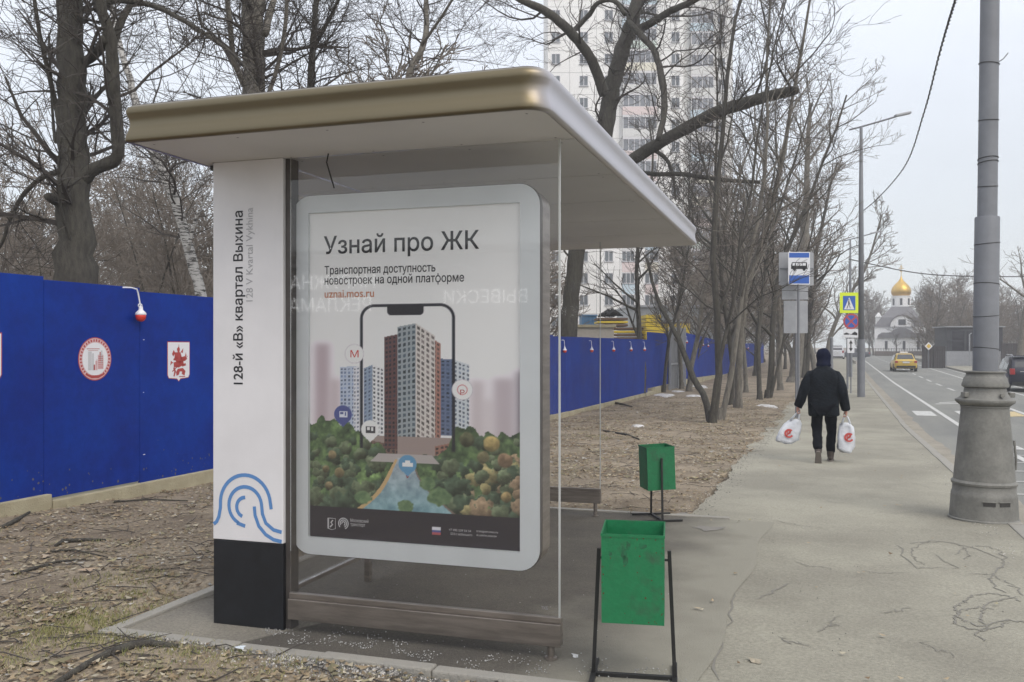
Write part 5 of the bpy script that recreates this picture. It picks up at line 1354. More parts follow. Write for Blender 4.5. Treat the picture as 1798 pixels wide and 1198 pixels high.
for fl in range(21):
    zf = 1.0 + fl * 2.79 - .2 + .75                     # sill height of each storey
    for px in (976, 1025, 1069, 1186): put_win(px, zf, 1.12, 1.36, 2)
    if fl < 7:
        put_win(1103, zf, 1.62, 1.36, 3); put_win(1144, zf, 1.74, 1.36, 3)
        if fl:
            for px, j in ((1103, 0), (1144, 1)):
                MB().box(XA(px) - .8 - .01 * j, XA(px) + .86, -.05, -.004, zf - 1.36, zf - .09).build('colour_panel', pastel[rg.choice((0, 0, 1, 2, 4))], ap)
    else:
        loggia(1122, zf - .95, 4.3, rg.choice((0, 1, 2, 3, 4, 4)), 6)
    loggia(1236, zf - .95, 2.9, rg.choice((0, 1, 2, 2, 3, 4, 4)), 4, 1.6)
    put_win(1272, zf, 1.0, 1.36, 2, 1.6)
ac0 = None
for px, z in ((1019, 4.6), (1019, 13.0), (1064, 18.6), (1190, 10.2), (1019, 30.0)):
    MB().bev(XA(px) - .4, XA(px) + .4, -.45, -.1, z, z + .6, .03).build('air_conditioner', Mwhite, ap)

# ------------------------------------------------------------------ building site behind the hoarding
Myel = mat('formwork_yellow', (.60, .44, .03), .6, var=.1, scale=2); Mbrn = mat('formwork_edge', (.12, .07, .04), .8)
def st_box(name, label, cat, px0, px1, py0, py1, Y, depth, m, sub=None, group=None):
    q = at(px0, py1, Y); k = Y / FPX; t = thing(name, label, cat, (q.x, Y, q.z), 0, group); W_, H_ = (px1 - px0) * k, (py1 - py0) * k
    return t, W_, H_
t, W_, H_ = st_box('formwork_stack', 'stack of yellow and brown formwork boards behind the hoarding', 'board stack', 1046, 1136, 556, 600, 52, 2.5, Myel)
nbd = 11; rg = random.Random(2)
for j in range(nbd):
    z0 = -.6 + (H_ + .6) * j / nbd; o_ = rg.uniform(-.12, .12)
    MB().box(o_ + .1, W_ * (.62 if j > 7 else .96) + o_, 0, 2.4, z0, z0 + (H_ + .6) / nbd * .62).build('board', Myel if j % 3 == 0 else Mbrn, t)
t, W_, H_ = st_box('formwork_pile', 'bright yellow formwork panels stacked right of the slender tree', 'panel stack', 1134, 1161, 552, 600, 51, 2, Myel)
for j in range(9): MB().box(.0 + .02 * (j % 2), W_, 0, 2.0, -.5 + j * (H_ + .5) / 9, -.5 + (j + .86) * (H_ + .5) / 9).build('panel', Myel if j > 0 else Mbrn, t)
t, W_, H_ = st_box('yellow_cabin', 'low yellow site container right of the grey gate', 'container', 1161, 1212, 568, 600, 56, 2, Myel)
MB().bev(0, W_, 0, 2.4, -1.5, H_, .04).build('body', Myel, t); MB().box(-.05, W_ + .05, -.05, 2.45, H_ + .002, H_ + .08).build('roof_edge', Mbrn, t)
t, W_, H_ = st_box('blue_container', 'small blue container left of the yellow board stack', 'container', 1022, 1048, 555, 600, 58, 2, Mblue)
Mbc = mat('container_blue', (.05, .15, .28), .6, var=.15, scale=2)
cb = MB()
for j in range(8): cb.box(W_ * j / 8, W_ * (j + 1) / 8, (j % 2) * .05, 2.4, -1.5, H_)
cb.build('body', Mbc, t); MB().box(-.04, W_ + .04, -.03, 2.45, H_ + .002, H_ + .09).build('roof_edge', Mbc, t)
t, W_, H_ = st_box('grey_shed', 'long grey corrugated shed behind the yellow containers', 'shed', 1103, 1262, 540, 600, 74, 8, None)
Mshed = mat('shed_grey', (.36, .38, .39), .7, var=.08, scale=1)
sb_ = MB()
for j in range(48): sb_.box(W_ * j / 48, W_ * (j + 1) / 48, (j % 2) * .06, 8, -2, H_)
sb_.build('wall', Mshed, t); MB().box(-.1, W_ + .1, -.15, 8.2, H_ + .002, H_ + .18).build('roof_edge', Msignback, t)
t, W_, H_ = st_box('site_cabin', 'low beige site cabin behind the hoarding, left of the blue container', 'cabin', 996, 1078, 575, 600, 47, 3, None)
MB().box(0, W_, 0, 2.4, -1, H_).build('wall', mat('cabin_beige', (.40, .37, .32), .8, var=.1), t); MB().box(-.1, W_ + .1, -.1, 2.5, H_ + .002, H_ + .14).build('roof', Mplinth, t)
t, W_, H_ = st_box('tarp_pile', 'dark heap of bundled netting on top of the board stack', 'heap', 1058, 1094, 540, 557, 53, 2, None)
b = MB(); rg = random.Random(7)
for j in range(46):
    a_ = rg.uniform(0, 6.28); c_ = Vector((W_ * (.5 + .42 * math.cos(a_) * rg.random() ** .5), 1 + .8 * math.sin(a_) * rg.random(), 0)); h_ = H_ * (1 - abs(c_.x / W_ - .5) * 1.5) * rg.uniform(.5, 1.05)
    b.tube([c_ + Vector((-.3, 0, h_ * .3)), c_ + Vector((0, rg.uniform(-.2, .2), h_)), c_ + Vector((.3, 0, h_ * .5))], [.05, .09, .05], 5)
b.build('netting', Mtyre, t)

# ------------------------------------------------------------------ sign shop behind the camera, seen as a faint reflection in the glass
kx, ky = sh_world(-4.0, -15.0)
ks_ = thing('sign_shop', 'low grey sign shop with white lettering, reflected in the shelter glass', 'shop', (kx, ky, 0), -SH)
MB().box(-9, 1.5, -4, 0, -.3, 2.0).build('wall', mat('shop_wall', (.22, .22, .23), .8, var=.1), ks_)
MB().box(-9.05, 1.55, -4, .05, 2.003, 3.75).build('fascia_board', mat('shop_fascia', (.12, .12, .135), .6), ks_)
MB().box(-9.2, 1.7, -4.2, .3, 3.753, 3.9).build('roof', Msignback, ks_)
for j in range(4): MB().box(-8.4 + j * 2.4, -6.6 + j * 2.4, .002, .03, .5, 1.9).build('window', Mwin, ks_)
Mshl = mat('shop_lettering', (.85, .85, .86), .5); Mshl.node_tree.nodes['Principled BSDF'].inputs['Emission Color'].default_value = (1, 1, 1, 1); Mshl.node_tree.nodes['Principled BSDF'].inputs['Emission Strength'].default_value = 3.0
def stext(s, a, z, size): text_mesh(s, size, Mshl, 'shop_lettering', ks_, face_M(a, .058, z, (-1, 0, 0)))
stext('НАРУЖНАЯ', -2.9, 3.0, .46); stext('РЕКЛАМА', -3.0, 2.45, .46); stext('ВЫВЕСКИ', .85, 2.6, .42)
# ------------------------------------------------------------------ bare trees
UP = Vector((0, 0, 1))
def turned(d, ang, rng):
    a = d.orthogonal().normalized(); b = d.cross(a); az = rng.uniform(0, 6.2832)
    return (d * math.cos(ang) + (a * math.cos(az) + b * math.sin(az)) * math.sin(ang)).normalized()
def grow(MT, MC, p, d, L, r, dep, rng, P):
    n = max(3, int(L / P['seg'][min(dep, len(P['seg']) - 1)])); n = min(n, 9)
    pts = [p.copy()]; rr = [r]; q = p.copy(); rmin = P['rmin']
    for i in range(n):
        t = (i + 1) / n
        d = (d + Vector((rng.gauss(0, 1), rng.gauss(0, 1), rng.gauss(0, 1))) * P['wig'] * (1 if dep else .6) + UP * P['up'] * (1 if dep > 0 else .4)).normalized()
        q = q + d * (L / n); pts.append(q.copy()); rr.append(max(rmin, r * (1 - P['taper'] * t)))
    sides = (9, 6, 4, 3, 3)[min(dep, 4)]
    if dep <= P['tdep']: MT.tube(pts, rr, sides, 0, cap=False)
    else: MC.tube(pts, rr, sides if r > .012 else 3, 0, cap=False)
    if dep >= P['maxd']: return
    nc = P['n'][min(dep, len(P['n']) - 1)]
    nc = max(1, int(nc * (.7 + .6 * rng.random())))
    for j in range(nc):
        t = P['t0'][min(dep, len(P['t0']) - 1)] + (1 - P['t0'][min(dep, len(P['t0']) - 1)]) * (j + rng.random()) / nc
        i = min(int(t * n), n - 1); f = t * n - i
        bp = pts[i].lerp(pts[i + 1], f); br = rr[i] * (1 - f) + rr[i + 1] * f
        bd = (pts[i + 1] - pts[i]).normalized()
        nd = turned(bd, R(rng.uniform(*P['ang'])), rng)
        if nd.z < -.25: nd.z *= -.4; nd.normalize()
        grow(MT, MC, bp, nd, L * P['ratio'][min(dep, len(P['ratio']) - 1)] * (1.15 - .55 * t) * rng.uniform(.7, 1.2), max(rmin, br * rng.uniform(.38, .62)), dep + 1, rng, P)
PB = dict(seg=(.8, .5, .3, .2), wig=.11, up=.05, taper=.75, rmin=.0035, tdep=1, maxd=4, n=(13, 7, 6, 3), t0=(.30, .2, .12, .1), ang=(28, 62), ratio=(.36, .48, .5, .5))
def Pm(**kw): d = dict(PB); d.update(kw); return d
def make_tree(name, seed, H, r, P, mt, mc, label=None, cat='tree', group=None, loc=(0, 0, 0), lean=(0, 0), stems=1):
    rng = random.Random(seed); MT, MC = MB(), MB()
    for j in range(stems):
        d = Vector((lean[0] + (rng.uniform(-.07, .07) if j else 0), lean[1] + (rng.uniform(-.07, .07) if j else 0), 1)).normalized()
        grow(MT, MC, Vector(((rng.uniform(-.25, .25) if j else 0), (rng.uniform(-.25, .25) if j else 0), -.25)), d, H * (1 if not j else rng.uniform(.6, .95)), r * (1 if not j else rng.uniform(.5, .8)), 0, rng, P)
    # root flare
    MT.tube([(0, 0, -.3), (0, 0, .02), (lean[0] * .3, lean[1] * .3, .35)], [r * 1.55, r * 1.3, r * 1.0], 9, cap=False)
    t = thing(name, label, cat, loc, 0, group)
    MT.build('trunk', mt, t, smooth=True); MC.build('crown', mc, t)
    return t
# hero trees: main limbs given, twigs grown from them
def hero(name, label, Y, limbs, seed, mt, mc, P, trunk_mat=None, twig_mult=1.0, group=None, zbase=None):
    rng = random.Random(seed); MT, MC = MB(), MB(); k = Y / FPX
    base = at(limbs[0][0][0][0], limbs[0][0][0][1], Y)
    for li, (pts, dens, dy) in enumerate(limbs):
        W = []; rad = []
        m = len(pts)
        for i, (px, py, w) in enumerate(pts):
            Yi = Y + dy * i / (m - 1)
            W.append(at(px, py, Yi) - base); rad.append(w * .5 * k)
        # resample with small bends
        P2 = []; R2 = []
        for i in range(m - 1):
            for j in range(4):
                t = j / 4; p0, p1, p2, p3 = W[max(0, i - 1)], W[i], W[i + 1], W[min(m - 1, i + 2)]
                v = .5 * ((2 * p1) + (-p0 + p2) * t + (2 * p0 - 5 * p1 + 4 * p2 - p3) * t * t + (-p0 + 3 * p1 - 3 * p2 + p3) * t ** 3)
                v += Vector((rng.gauss(0, 1), rng.gauss(0, 1), 0)) * rad[i] * .08
                P2.append(v); R2.append((rad[i] * (1 - t) + rad[i + 1] * t) * rng.uniform(.95, 1.06))
        P2.append(W[-1]); R2.append(rad[-1])
        MT.tube(P2, R2, 10, 0)
        L = sum((P2[i + 1] - P2[i]).length for i in range(len(P2) - 1))
        nb = int(L * dens)
        for j in range(nb):
            t = .25 + .75 * (j + rng.random()) / max(1, nb); i = min(int(t * (len(P2) - 1)), len(P2) - 2)
            d = (P2[i + 1] - P2[i]).normalized(); nd = turned(d, R(rng.uniform(35, 80)), rng)
            grow(MT, MC, P2[i], nd, rng.uniform(.8, 2.6) * P.get('len', 1), max(.008, min(.05, R2[i] * rng.uniform(.12, .35))), 2, rng, P)
    t = thing(name, label, 'tree', base, 0, group)
    MT.build('trunk', mt, t, smooth=True); MC.build('crown', mc, t)
    return t
PH = Pm(wig=.17, up=.02, maxd=4, n=(0, 0, 9, 5), seg=(.8, .5, .24, .16), t0=(.1, .1, .12, .1), ratio=(.4, .4, .52, .5), ang=(25, 70), rmin=.0032, len=1.0)
hero('old_tree', 'thick dark old tree behind the hoarding at the far left', 12.2, [
    ([(130, 640, 92), (131, 500, 74), (132, 400, 58), (129, 300, 51), (127, 200, 48), (124, 100, 45), (121, 0, 42), (112, -130, 36), (100, -300, 26)], 3.2, 0),
    ([(140, 322, 26), (168, 296, 23), (198, 284, 22), (208, 262, 21), (204, 210, 22), (200, 160, 21), (197, 100, 20), (190, 50, 19), (176, 10, 17), (160, -70, 13), (150, -160, 9)], 3.6, -.8),
    ([(150, 108, 17), (172, 90, 16), (184, 68, 15)], 1, -.6),
    ([(197, 80, 14), (212, 40, 13), (232, 2, 11), (262, -50, 8)], 3.5, .3),
    ([(168, 18, 10), (200, 2, 10), (260, 8, 9), (320, 35, 8), (375, 70, 6), (420, 105, 4), (452, 150, 2.5)], 4.6, -1.5),
    ([(104, 210, 10), (88, 140, 8), (70, 60, 7), (58, -20, 6), (50, -90, 5)], 4.5, -1),
    ([(108, 180, 9), (98, 250, 6), (92, 190, 5), (86, 60, 4)], 3, .8),
    ([(112, 300, 11), (78, 310, 9), (44, 338, 8), (20, 380, 7), (2, 430, 6), (-30, 470, 5)], 4.5, .6),
    ([(120, 360, 24), (95, 350, 20), (84, 345, 12)], 0, -.5),
    ([(148, 470, 9), (120, 410, 6), (106, 360, 5), (104, 290, 5), (108, 240, 4)], 2.5, -1.0),
], 3, Mbark, Mtwig, PH)
hero('birch', 'leaning white and black birch between the old tree and the shelter roof', 17.5, [
    ([(372, 620, 22), (352, 512, 19), (332, 440, 18), (305, 345, 17), (272, 275, 16), (243, 195, 14), (222, 120, 12), (205, 60, 10), (190, -20, 8), (178, -90, 6)], 3.0, 1.2),
    ([(330, 440, 8), (345, 380, 5), (372, 330, 3)], 4, 0)], 9, Mbirch, Mtwig, PH)
hero('ivy_tree', 'thick grey tree rising right behind the roof, left half of the shelter', 15.0, [
    ([(452, 640, 44), (450, 400, 42), (448, 240, 40), (446, 150, 38), (444, 80, 37), (446, 0, 40), (450, -120, 30)], 3.6, .5),
    ([(430, 150, 12), (412, 110, 10), (404, 50, 9), (398, -20, 8)], 4.0, -.7), ([(465, 60, 14), (478, 10, 12), (500, -60, 9)], 4, .8),
    ([(470, 170, 8), (492, 100, 7), (502, 30, 7), (505, -60, 5)], 4, -.6)], 21, Mbarkl, Mtwig, PH)
hero('thin_tree', 'slender forked tree rising behind the middle of the shelter roof', 16.0, [
    ([(538, 640, 14), (540, 400, 13), (545, 150, 12), (550, 70, 11), (556, 0, 10), (566, -80, 7)], 4.5, .5), ([(548, 90, 7), (575, 40, 6), (604, -20, 4)], 4.5, -1.0)], 24, Mbark, Mtwig, PH)
hero('leaning_tree', 'thin grey trunk slanting right above the shelter roof', 19.0, [
    ([(690, 640, 15), (700, 400, 13), (715, 150, 11), (735, 100, 11), (748, 60, 10), (748, 10, 9), (750, -60, 7)], 3.2, .5), ([(740, 80, 6), (775, 30, 5), (812, -30, 3)], 4, -1)], 27, Mbarkl, Mtwig, PH)
PHM = Pm(wig=.2, up=.015, maxd=4, n=(0, 0, 8, 5), seg=(.8, .5, .3, .2), t0=(.1, .1, .12, .1), ratio=(.4, .4, .52, .5), ang=(25, 75), rmin=.006, len=1.7)
hero('forked_tree', 'big black forked tree leaning right behind the shelter roof, with a broken off limb', 30.0, [
    ([(996, 690, 40), (998, 590, 34), (1003, 520, 30), (1012, 440, 29), (1036, 330, 30), (1062, 225, 33), (1072, 165, 29), (1086, 110, 27), (1106, 50, 26), (1118, 0, 24), (1130, -100, 20), (1140, -220, 14)], 1.3, 1.0),
    ([(1062, 168, 20), (1045, 118, 18), (1022, 80, 17), (990, 45, 16), (955, 18, 14), (915, 0, 11), (860, -35, 8)], 1.6, -2),
    ([(1002, 60, 9), (1035, 25, 9), (1050, 5, 8), (1078, 2, 7), (1098, 26, 8)], 1.6, -1),
    ([(1122, 52, 15), (1150, 36, 13), (1180, 18, 12), (1215, 3, 10), (1270, -30, 7)], 1.8, -2),
    ([(1105, 40, 12), (1128, 65, 11), (1146, 85, 11), (1156, 110, 11), (1165, 150, 11), (1166, 200, 10), (1156, 245, 9)], 2.2, -3),
    ([(1040, 330, 22), (1095, 290, 21), (1140, 262, 21), (1185, 236, 21), (1230, 212, 22), (1262, 196, 21), (1300, 184, 20), (1345, 170, 18), (1392, 160, 15), (1396, 158, 8)], 1.0, -4),
    ([(1110, 300, 7), (1150, 306, 8), (1195, 306, 8), (1240, 312, 8), (1290, 318, 7), (1335, 320, 6)], 1.6, -2),
    ([(1146, 262, 8), (1170, 280, 7), (1182, 310, 5), (1186, 350, 3)], 2, -1),
], 5, Mbark, Mtwig, PHM)

# row of slim trees on the verge between the hoarding and the pavement
PV = Pm(seg=(1.2, .6, .4, .28), wig=.16, up=.05, rmin=.007, n=(17, 7, 6, 4), t0=(.2, .18, .12, .1), ratio=(.26, .46, .5, .5), maxd=3, ang=(20, 58))
verge = [  # px, py of the base, lean x, lean y, trunk width px, height, stems, bark, label
    (1128, 697, -.03, 0, 11, 13, 1, 0, 'slender straight tree just left of the grey corrugated gate'),
    (1197, 684, .02, .02, 8, 12, 1, 1, 'thin tree by the snow patch right of the grey gate'),
    (1210, 688, .03, 0, 10, 13, 1, 1, 'thin tree right beside the snow patch, second from the gate'),
    (1250, 744, .02, -.02, 14, 15, 2, 0, 'nearest verge tree, double stem with dark bark at its foot'),
    (1264, 738, .05, .04, 11, 14, 1, 1, 'greyer stem close behind the nearest verge tree'),
    (1282, 712, .02, 0, 10, 13.5, 1, 0, 'dark slim tree right of the nearest verge trees'),
    (1296, 717, .07, .02, 14, 14, 1, 1, 'pale grey tree leaning right, with a whitish foot'),
    (1334, 703, .01, 0, 9, 13, 1, 0, 'dark twin stem tree midway along the verge, left one'),
    (1349, 700, .04, .02, 12, 14, 2, 0, 'dark twin stem tree midway along the verge, right one'),
    (1370, 686, .05, 0, 10, 15, 1, 1, 'slim tree left of the bus stop sign boards'),
    (1394, 672, .06, 0, 22, 17, 1, 1, 'thick trunked tree directly behind the bus stop sign'),
    (1414, 664, .08, .02, 12, 15, 2, 0, 'crooked tree leaning right behind the head of the walking person'),
    (1432, 655, .05, 0, 10, 15, 1, 1, 'tree behind the crossing sign row, third beyond the bus stop'),
    (1446, 648, .04, 0, 9, 15, 1, 1, 'farthest tree of the verge row before the crossing sign'),
    (1310, 690, -.02, .02, 8, 12, 1, 1, 'thin grey tree in front of the far blue hoarding'),
    (1165, 690, .03, -.02, 7, 10, 1, 0, 'thin young tree in front of the grey gate'),
]
for i, (px, py, lx, ly, wpx, H, stems, bk_, lab) in enumerate(verge):
    g_ = G(px, py); k = g_.y / FPX; r = wpx * .5 * k
    P = Pm(**{kk_: PV[kk_] for kk_ in PV}); P['rmin'] = max(.006, .00022 * g_.y)
    make_tree('verge_tree', 100 + i, H * .95, r, P, (Mbark, Mbarkl)[bk_], (Mtwigl if i % 3 else Mtwig), lab, group='bare trees on the verge beside the pavement', loc=(g_.x, g_.y, g_.z), lean=(lx * .45, ly), stems=stems)
# leaning dead stem
g_ = G(1246, 742)
hero('dead_tree', 'thin crooked stem leaning left from the foot of the nearest verge tree', g_.y, [
    ([(1247, 745, 13), (1238, 700, 12), (1222, 672, 11), (1208, 640, 11), (1195, 605, 10), (1178, 570, 8), (1160, 538, 7), (1147, 500, 6), (1136, 455, 5)], .5, 2.0)], 31, Mbark, Mtwig, PHM)
# undergrowth thickets and distant woods: shared meshes
PT = Pm(seg=(1.4, .8, .5), wig=.14, up=.05, rmin=.016, n=(22, 8, 5), t0=(.12, .1, .1), ratio=(.36, .46, .5), maxd=3, ang=(25, 65), tdep=1)
PTn = Pm(seg=(1.0, .6, .4), wig=.15, up=.05, rmin=.008, n=(20, 8, 5), t0=(.12, .1, .1), ratio=(.4, .46, .5), maxd=3, ang=(25, 65), tdep=0)
protos_t = [make_tree('wood_tree', 300 + j, 10, .13, PT, Mbarkl if j % 2 else Mbark, Mtwigf if j % 2 else Mtwigl, stems=1 + j % 2) for j in range(5)]
near_t = [make_tree('wood_tree', 320 + j, 8, .07, PTn, Mbarkl if j % 2 else Mbark, Mtwigl, stems=2 + j % 2) for j in range(4)]
used = set()
def place(pool, i, x, y, z, sc, rot, label, group):
    src = pool[i % len(pool)]
    if src.name not in used: o = src; used.add(src.name)
    else: o = dup(src)
    o.location = (x, y, z); o.rotation_euler = (0, 0, rot); o.scale = (sc, sc, sc); tag(o, label, 'tree', group)
    o.name = 'wood_tree'
    return o
rg = random.Random(44)
# woods behind the hoarding on the left, thin stems with brown twigs
for i in range(44):
    Yw = 19.5 + 45 * (i / 44) ** 1.25 + rg.uniform(-1, 1)
    px = rg.uniform(-60, 420) if i % 3 else rg.uniform(380, 980)
    q = at(px, 600, Yw)
    if q.x > -8.5 + .358 * Yw: continue
    place(near_t if i % 3 and Yw < 30 else protos_t, i, q.x, Yw, T(rs(q.x, Yw)[1]) - .1, rg.uniform(.6, 1.0) * (1.15 if Yw > 25 else .85), rg.uniform(0, 6.28), 'bare brown tree in the wood behind the left half of the hoarding and the shelter', 'bare trees of the wood behind the left hoarding')
for i in range(26):
    Yw = rg.uniform(50, 108); px = rg.uniform(1215, 1470); q = at(px, 600, Yw)
    r_, s_ = rs(q.x, Yw)
    if r_ > -2.6: continue
    place(protos_t, i + 2, q.x, Yw, T(s_), rg.uniform(.9, 1.5), rg.uniform(0, 6.28), 'bare grey brown tree in the dense wood beyond the verge trees', 'bare trees of the dense wood beyond the verge row')
for i in range(22):
    Yw = rg.uniform(150, 205); px = rg.uniform(1450, 1545) if i % 2 else rg.uniform(1430, 1535); q = at(px, 600, Yw)
    if rs(q.x, Yw)[0] > -3.0 and px < 1505: continue
    place(protos_t, i, q.x, Yw, .2, rg.uniform(1.1, 1.5), rg.uniform(0, 6.28), 'hazy bare tree left of the white church', 'hazy bare trees left of the church')
for i in range(44):
    Yw = rg.uniform(105, 190); px = rg.uniform(1622, 1760) if i % 4 else rg.uniform(1745, 1830); q = at(px, 600, Yw)
    if px < 1632: Yw = 182; q = at(px, 600, Yw)
    place(protos_t, i, q.x, Yw, .0, rg.uniform(.8, 1.15) * Yw / 130 * (1.0 if px < 1690 else .85), rg.uniform(0, 6.28), 'bare brown tree in the thicket right of the church, behind booth and fences', 'bare trees right of the church')
g_ = at(1790, 641, 78)
make_tree('roadside_tree', 77, 14.5, .33, Pm(seg=(1.4, .9, .5, .3), wig=.12, rmin=.018, n=(16, 8, 5, 3), t0=(.3, .2, .1, .1), maxd=3, tdep=1), Mbarkl, Mtwigl, 'tall bare tree at the right edge, behind the dark fence', loc=(g_.x, g_.y, -.3))
g_ = at(1574, 624, 152)
make_tree('small_tree', 78, 4.6, .14, Pm(seg=(.6, .4, .3), wig=.2, rmin=.02, n=(12, 6, 3), t0=(.3, .2, .1), maxd=2, tdep=0), Mbark, Mtwig, 'small dark bare tree standing in front of the white church wall', loc=(g_.x, g_.y, .2))

# ------------------------------------------------------------------ ground detail
rg = random.Random(6)
cols = [(.31, .24, .15), (.25, .185, .11), (.37, .305, .21), (.17, .12, .075), (.43, .385, .29), (.28, .25, .15), (.33, .26, .17)]
lv_ = MB()
def leaf(x, y, z, L, c):
    a_ = rg.uniform(0, 6.28); ca, sa = math.cos(a_), math.sin(a_); t1, t2 = rg.uniform(-.5, .5), rg.uniform(-.4, .4); cup = rg.uniform(.0, .35) * L
    P = [(-L / 2, 0, cup), (0, -L * .33, 0), (L / 2, 0, cup * .6), (0, L * .33, 0)]
    out_ = []
    for u, v, w_ in P: out_.append((x + ca * u - sa * v, y + sa * u + ca * v, z + w_ + t1 * u * .5 + t2 * v * .5 + .004))
    lv_.add(out_, [(0, 1, 2), (0, 2, 3)], 0, c)
cnt = 0
while cnt < 60000:
    s_ = 2.5 + 35 * rg.random() ** 2.2; r_ = rg.uniform(FR + .08, -1.45)
    x, y = xy(r_, s_); a_, b_ = sh_local(x, y)
    if y < 2.8: continue
    on_pad = PADA0 - .09 < a_ < 3.5 and PADB0 - .09 < b_ < PADB1 + .09
    if on_pad: continue
    if noise.noise(Vector((x * .9, y * .9, 9))) < -.10 and rg.random() < .75: continue
    L = rg.choice((.012, .018, .026, .036, .05)) * rg.uniform(.7, 1.2) * (1 if rg.random() < .97 else 1.7) * (1 if s_ < 12 else 1.4)
    c = cols[int(rg.random() ** 1.2 * 7) % 7]; f_ = rg.uniform(.55, 1.0)
    if rg.random() < .04: c = (.42, .40, .36)
    leaf(x, y, soil_h(r_, s_) + rg.uniform(0, .012), L, tuple(v * f_ for v in c)); cnt += 1
for j in range(90):      # strays on pad and pavement
    s_ = 3.6 + 22 * rg.random() ** 1.5; r_ = rg.uniform(-1.3, 1.2); x, y = xy(r_, s_)
    leaf(x, y, T(s_) + .022, rg.uniform(.02, .05), cols[rg.randrange(7)])
tag(stuff(lv_.build('leaf_litter', mat('leaf_litter', (.3, .2, .1), .9, attr='Col'))), 'dead brown and tan leaves strewn over the verge', 'leaf litter')
tw = MB()
for j in range(1100):
    s_ = 3.4 + 30 * rg.random() ** 2.0; r_ = rg.uniform(FR + .1, -1.5); x, y = xy(r_, s_); a_, b_ = sh_local(x, y)
    if y < 3 or (PADA0 - .09 < a_ < 3.5 and PADB0 - .09 < b_ < PADB1 + .09): continue
    z = soil_h(r_, s_) + .008; a_ = rg.uniform(0, 6.28); L = rg.uniform(.06, .4) * (1.5 if rg.random() < .1 else 1)
    p0 = Vector((x, y, z)); d = Vector((math.cos(a_), math.sin(a_), 0))
    tw.tube([p0, p0 + d * L * .5 + Vector((rg.uniform(-.03, .03), rg.uniform(-.03, .03), rg.uniform(0, .02))), p0 + d * L + Vector((0, 0, rg.uniform(-.005, .02)))], [.004, .0035, .002], 4)
tag(stuff(tw.build('fallen_twigs', Mtwig)), 'thin fallen twigs scattered over leaf litter', 'twigs')
# grass tufts
gr = MB(); gc = [(.20, .20, .07), (.27, .25, .10), (.15, .17, .055), (.34, .30, .17)]
def tuft(x, y, z, n, sp, h):
    for k in range(n):
        a_ = rg.uniform(0, 6.28); rr = sp * rg.random() ** .5; bx, by = x + rr * math.cos(a_), y + rr * math.sin(a_)
        a2 = rg.uniform(0, 6.28); hh = h * rg.uniform(.4, 1); w_ = .0022; dx, dy = math.cos(a2) * hh * rg.uniform(.3, 1.1), math.sin(a2) * hh * rg.uniform(.3, 1.1)
        c = gc[rg.randrange(4)]
        gr.add([(bx - w_, by, z), (bx + w_, by, z), (bx + dx, by + dy, z + hh)], [(0, 1, 2)], 0, c)
spots = [G(px, py) for px, py in ((150, 1120), (190, 1085), (230, 1020), (215, 1090), (180, 1060), (330, 1140), (420, 1165), (60, 1130), (90, 1100), (350, 1150), (30, 1160), (460, 1170), (250, 1110), (170, 1100), (200, 1110), (1080, 800), (1150, 790), (1260, 770), (1320, 770), (1290, 790), (1050, 770))]
for c_ in spots:
    for j in range(16):
        x, y = c_.x + rg.gauss(0, .22), c_.y + rg.gauss(0, .22); r_, s_ = rs(x, y)
        a_, b_ = sh_local(x, y)
        if r_ > -1.5 or (PADA0 - .1 < a_ < 3.5 and PADB0 - .1 < b_): continue
        tuft(x, y, soil_h(r_, s_), 22, .09, .035)
for j in range(900):
    s_ = 3.4 + 30 * rg.random() ** 1.6; r_ = rg.uniform(FR + .1, -1.5); x, y = xy(r_, s_); a_, b_ = sh_local(x, y)
    if (PADA0 - .1 < a_ < 3.5 and PADB0 - .1 < b_ < PADB1 + .1) or noise.noise(Vector((x * .5, y * .5, 3))) < .02: continue
    tuft(x, y, soil_h(r_, s_), 12, .12, .03)
tag(stuff(gr.build('grass', mat('old_grass', (.2, .2, .08), .9, attr='Col'))), 'sparse yellow green grass blades poking through leaf litter', 'grass')
# white grit on the pad and gravel along its kerb
gv = MB()
def grit(x, y, z, s, c):
    a_ = rg.uniform(0, 6.28)
    v = [(x + s * math.cos(a_ + k * 2.1), y + s * math.sin(a_ + k * 2.1), z) for k in range(3)] + [(x, y, z + s * 1.1)]
    gv.add(v, [(0, 1, 3), (1, 2, 3), (2, 0, 3)], 0, c)
for j in range(1300):
    a_ = rg.uniform(-.12, 2.3); b_ = PADB0 + .03 + abs(rg.gauss(0, .14)) + .10 * math.sin(a_ * 2.2 + .5) ** 2
    if a_ < .15: b_ = PADB0 + .12 + abs(rg.gauss(0, .08)) + (.12 - a_) * .5
    if rg.random() < .12: a_, b_ = rg.uniform(-.2, 2.2), rg.uniform(PADB0, 3.5)
    if noise.noise(Vector((a_ * 7, b_ * 7, 8))) < -.05: continue
    x, y = sh_world(a_, b_); c = rg.choice([.34, .26, .18, .42]); grit(x, y, padz(a_, b_) + .0128, rg.uniform(.0022, .0058), (c, c, c * .97))
for j in range(3600):
    a_ = rg.uniform(.2, 1.7) if j % 3 else rg.uniform(-.8, 1.7); b_ = PADB0 - .09 - abs(rg.gauss(0, .10)); x, y = sh_world(a_, b_); r_, s_ = rs(x, y)
    c = rg.choice([.1, .14, .2, .3, .45, .55]); grit(x, y, soil_h(r_, s_), rg.uniform(.003, .0085), (c, c * .96, c * .9))
for j in range(1800):
    s_ = 3.8 + 22 * rg.random() ** 1.5; r_ = -1.42 + rg.gauss(0, .10); x, y = xy(r_, s_); c = rg.choice([.2, .3, .4, .14])
    if sh_local(x, y)[1] < PADB1 + .1: continue
    grit(x, y, T(s_) + .012, rg.uniform(.004, .010), (c, c * .94, c * .84))
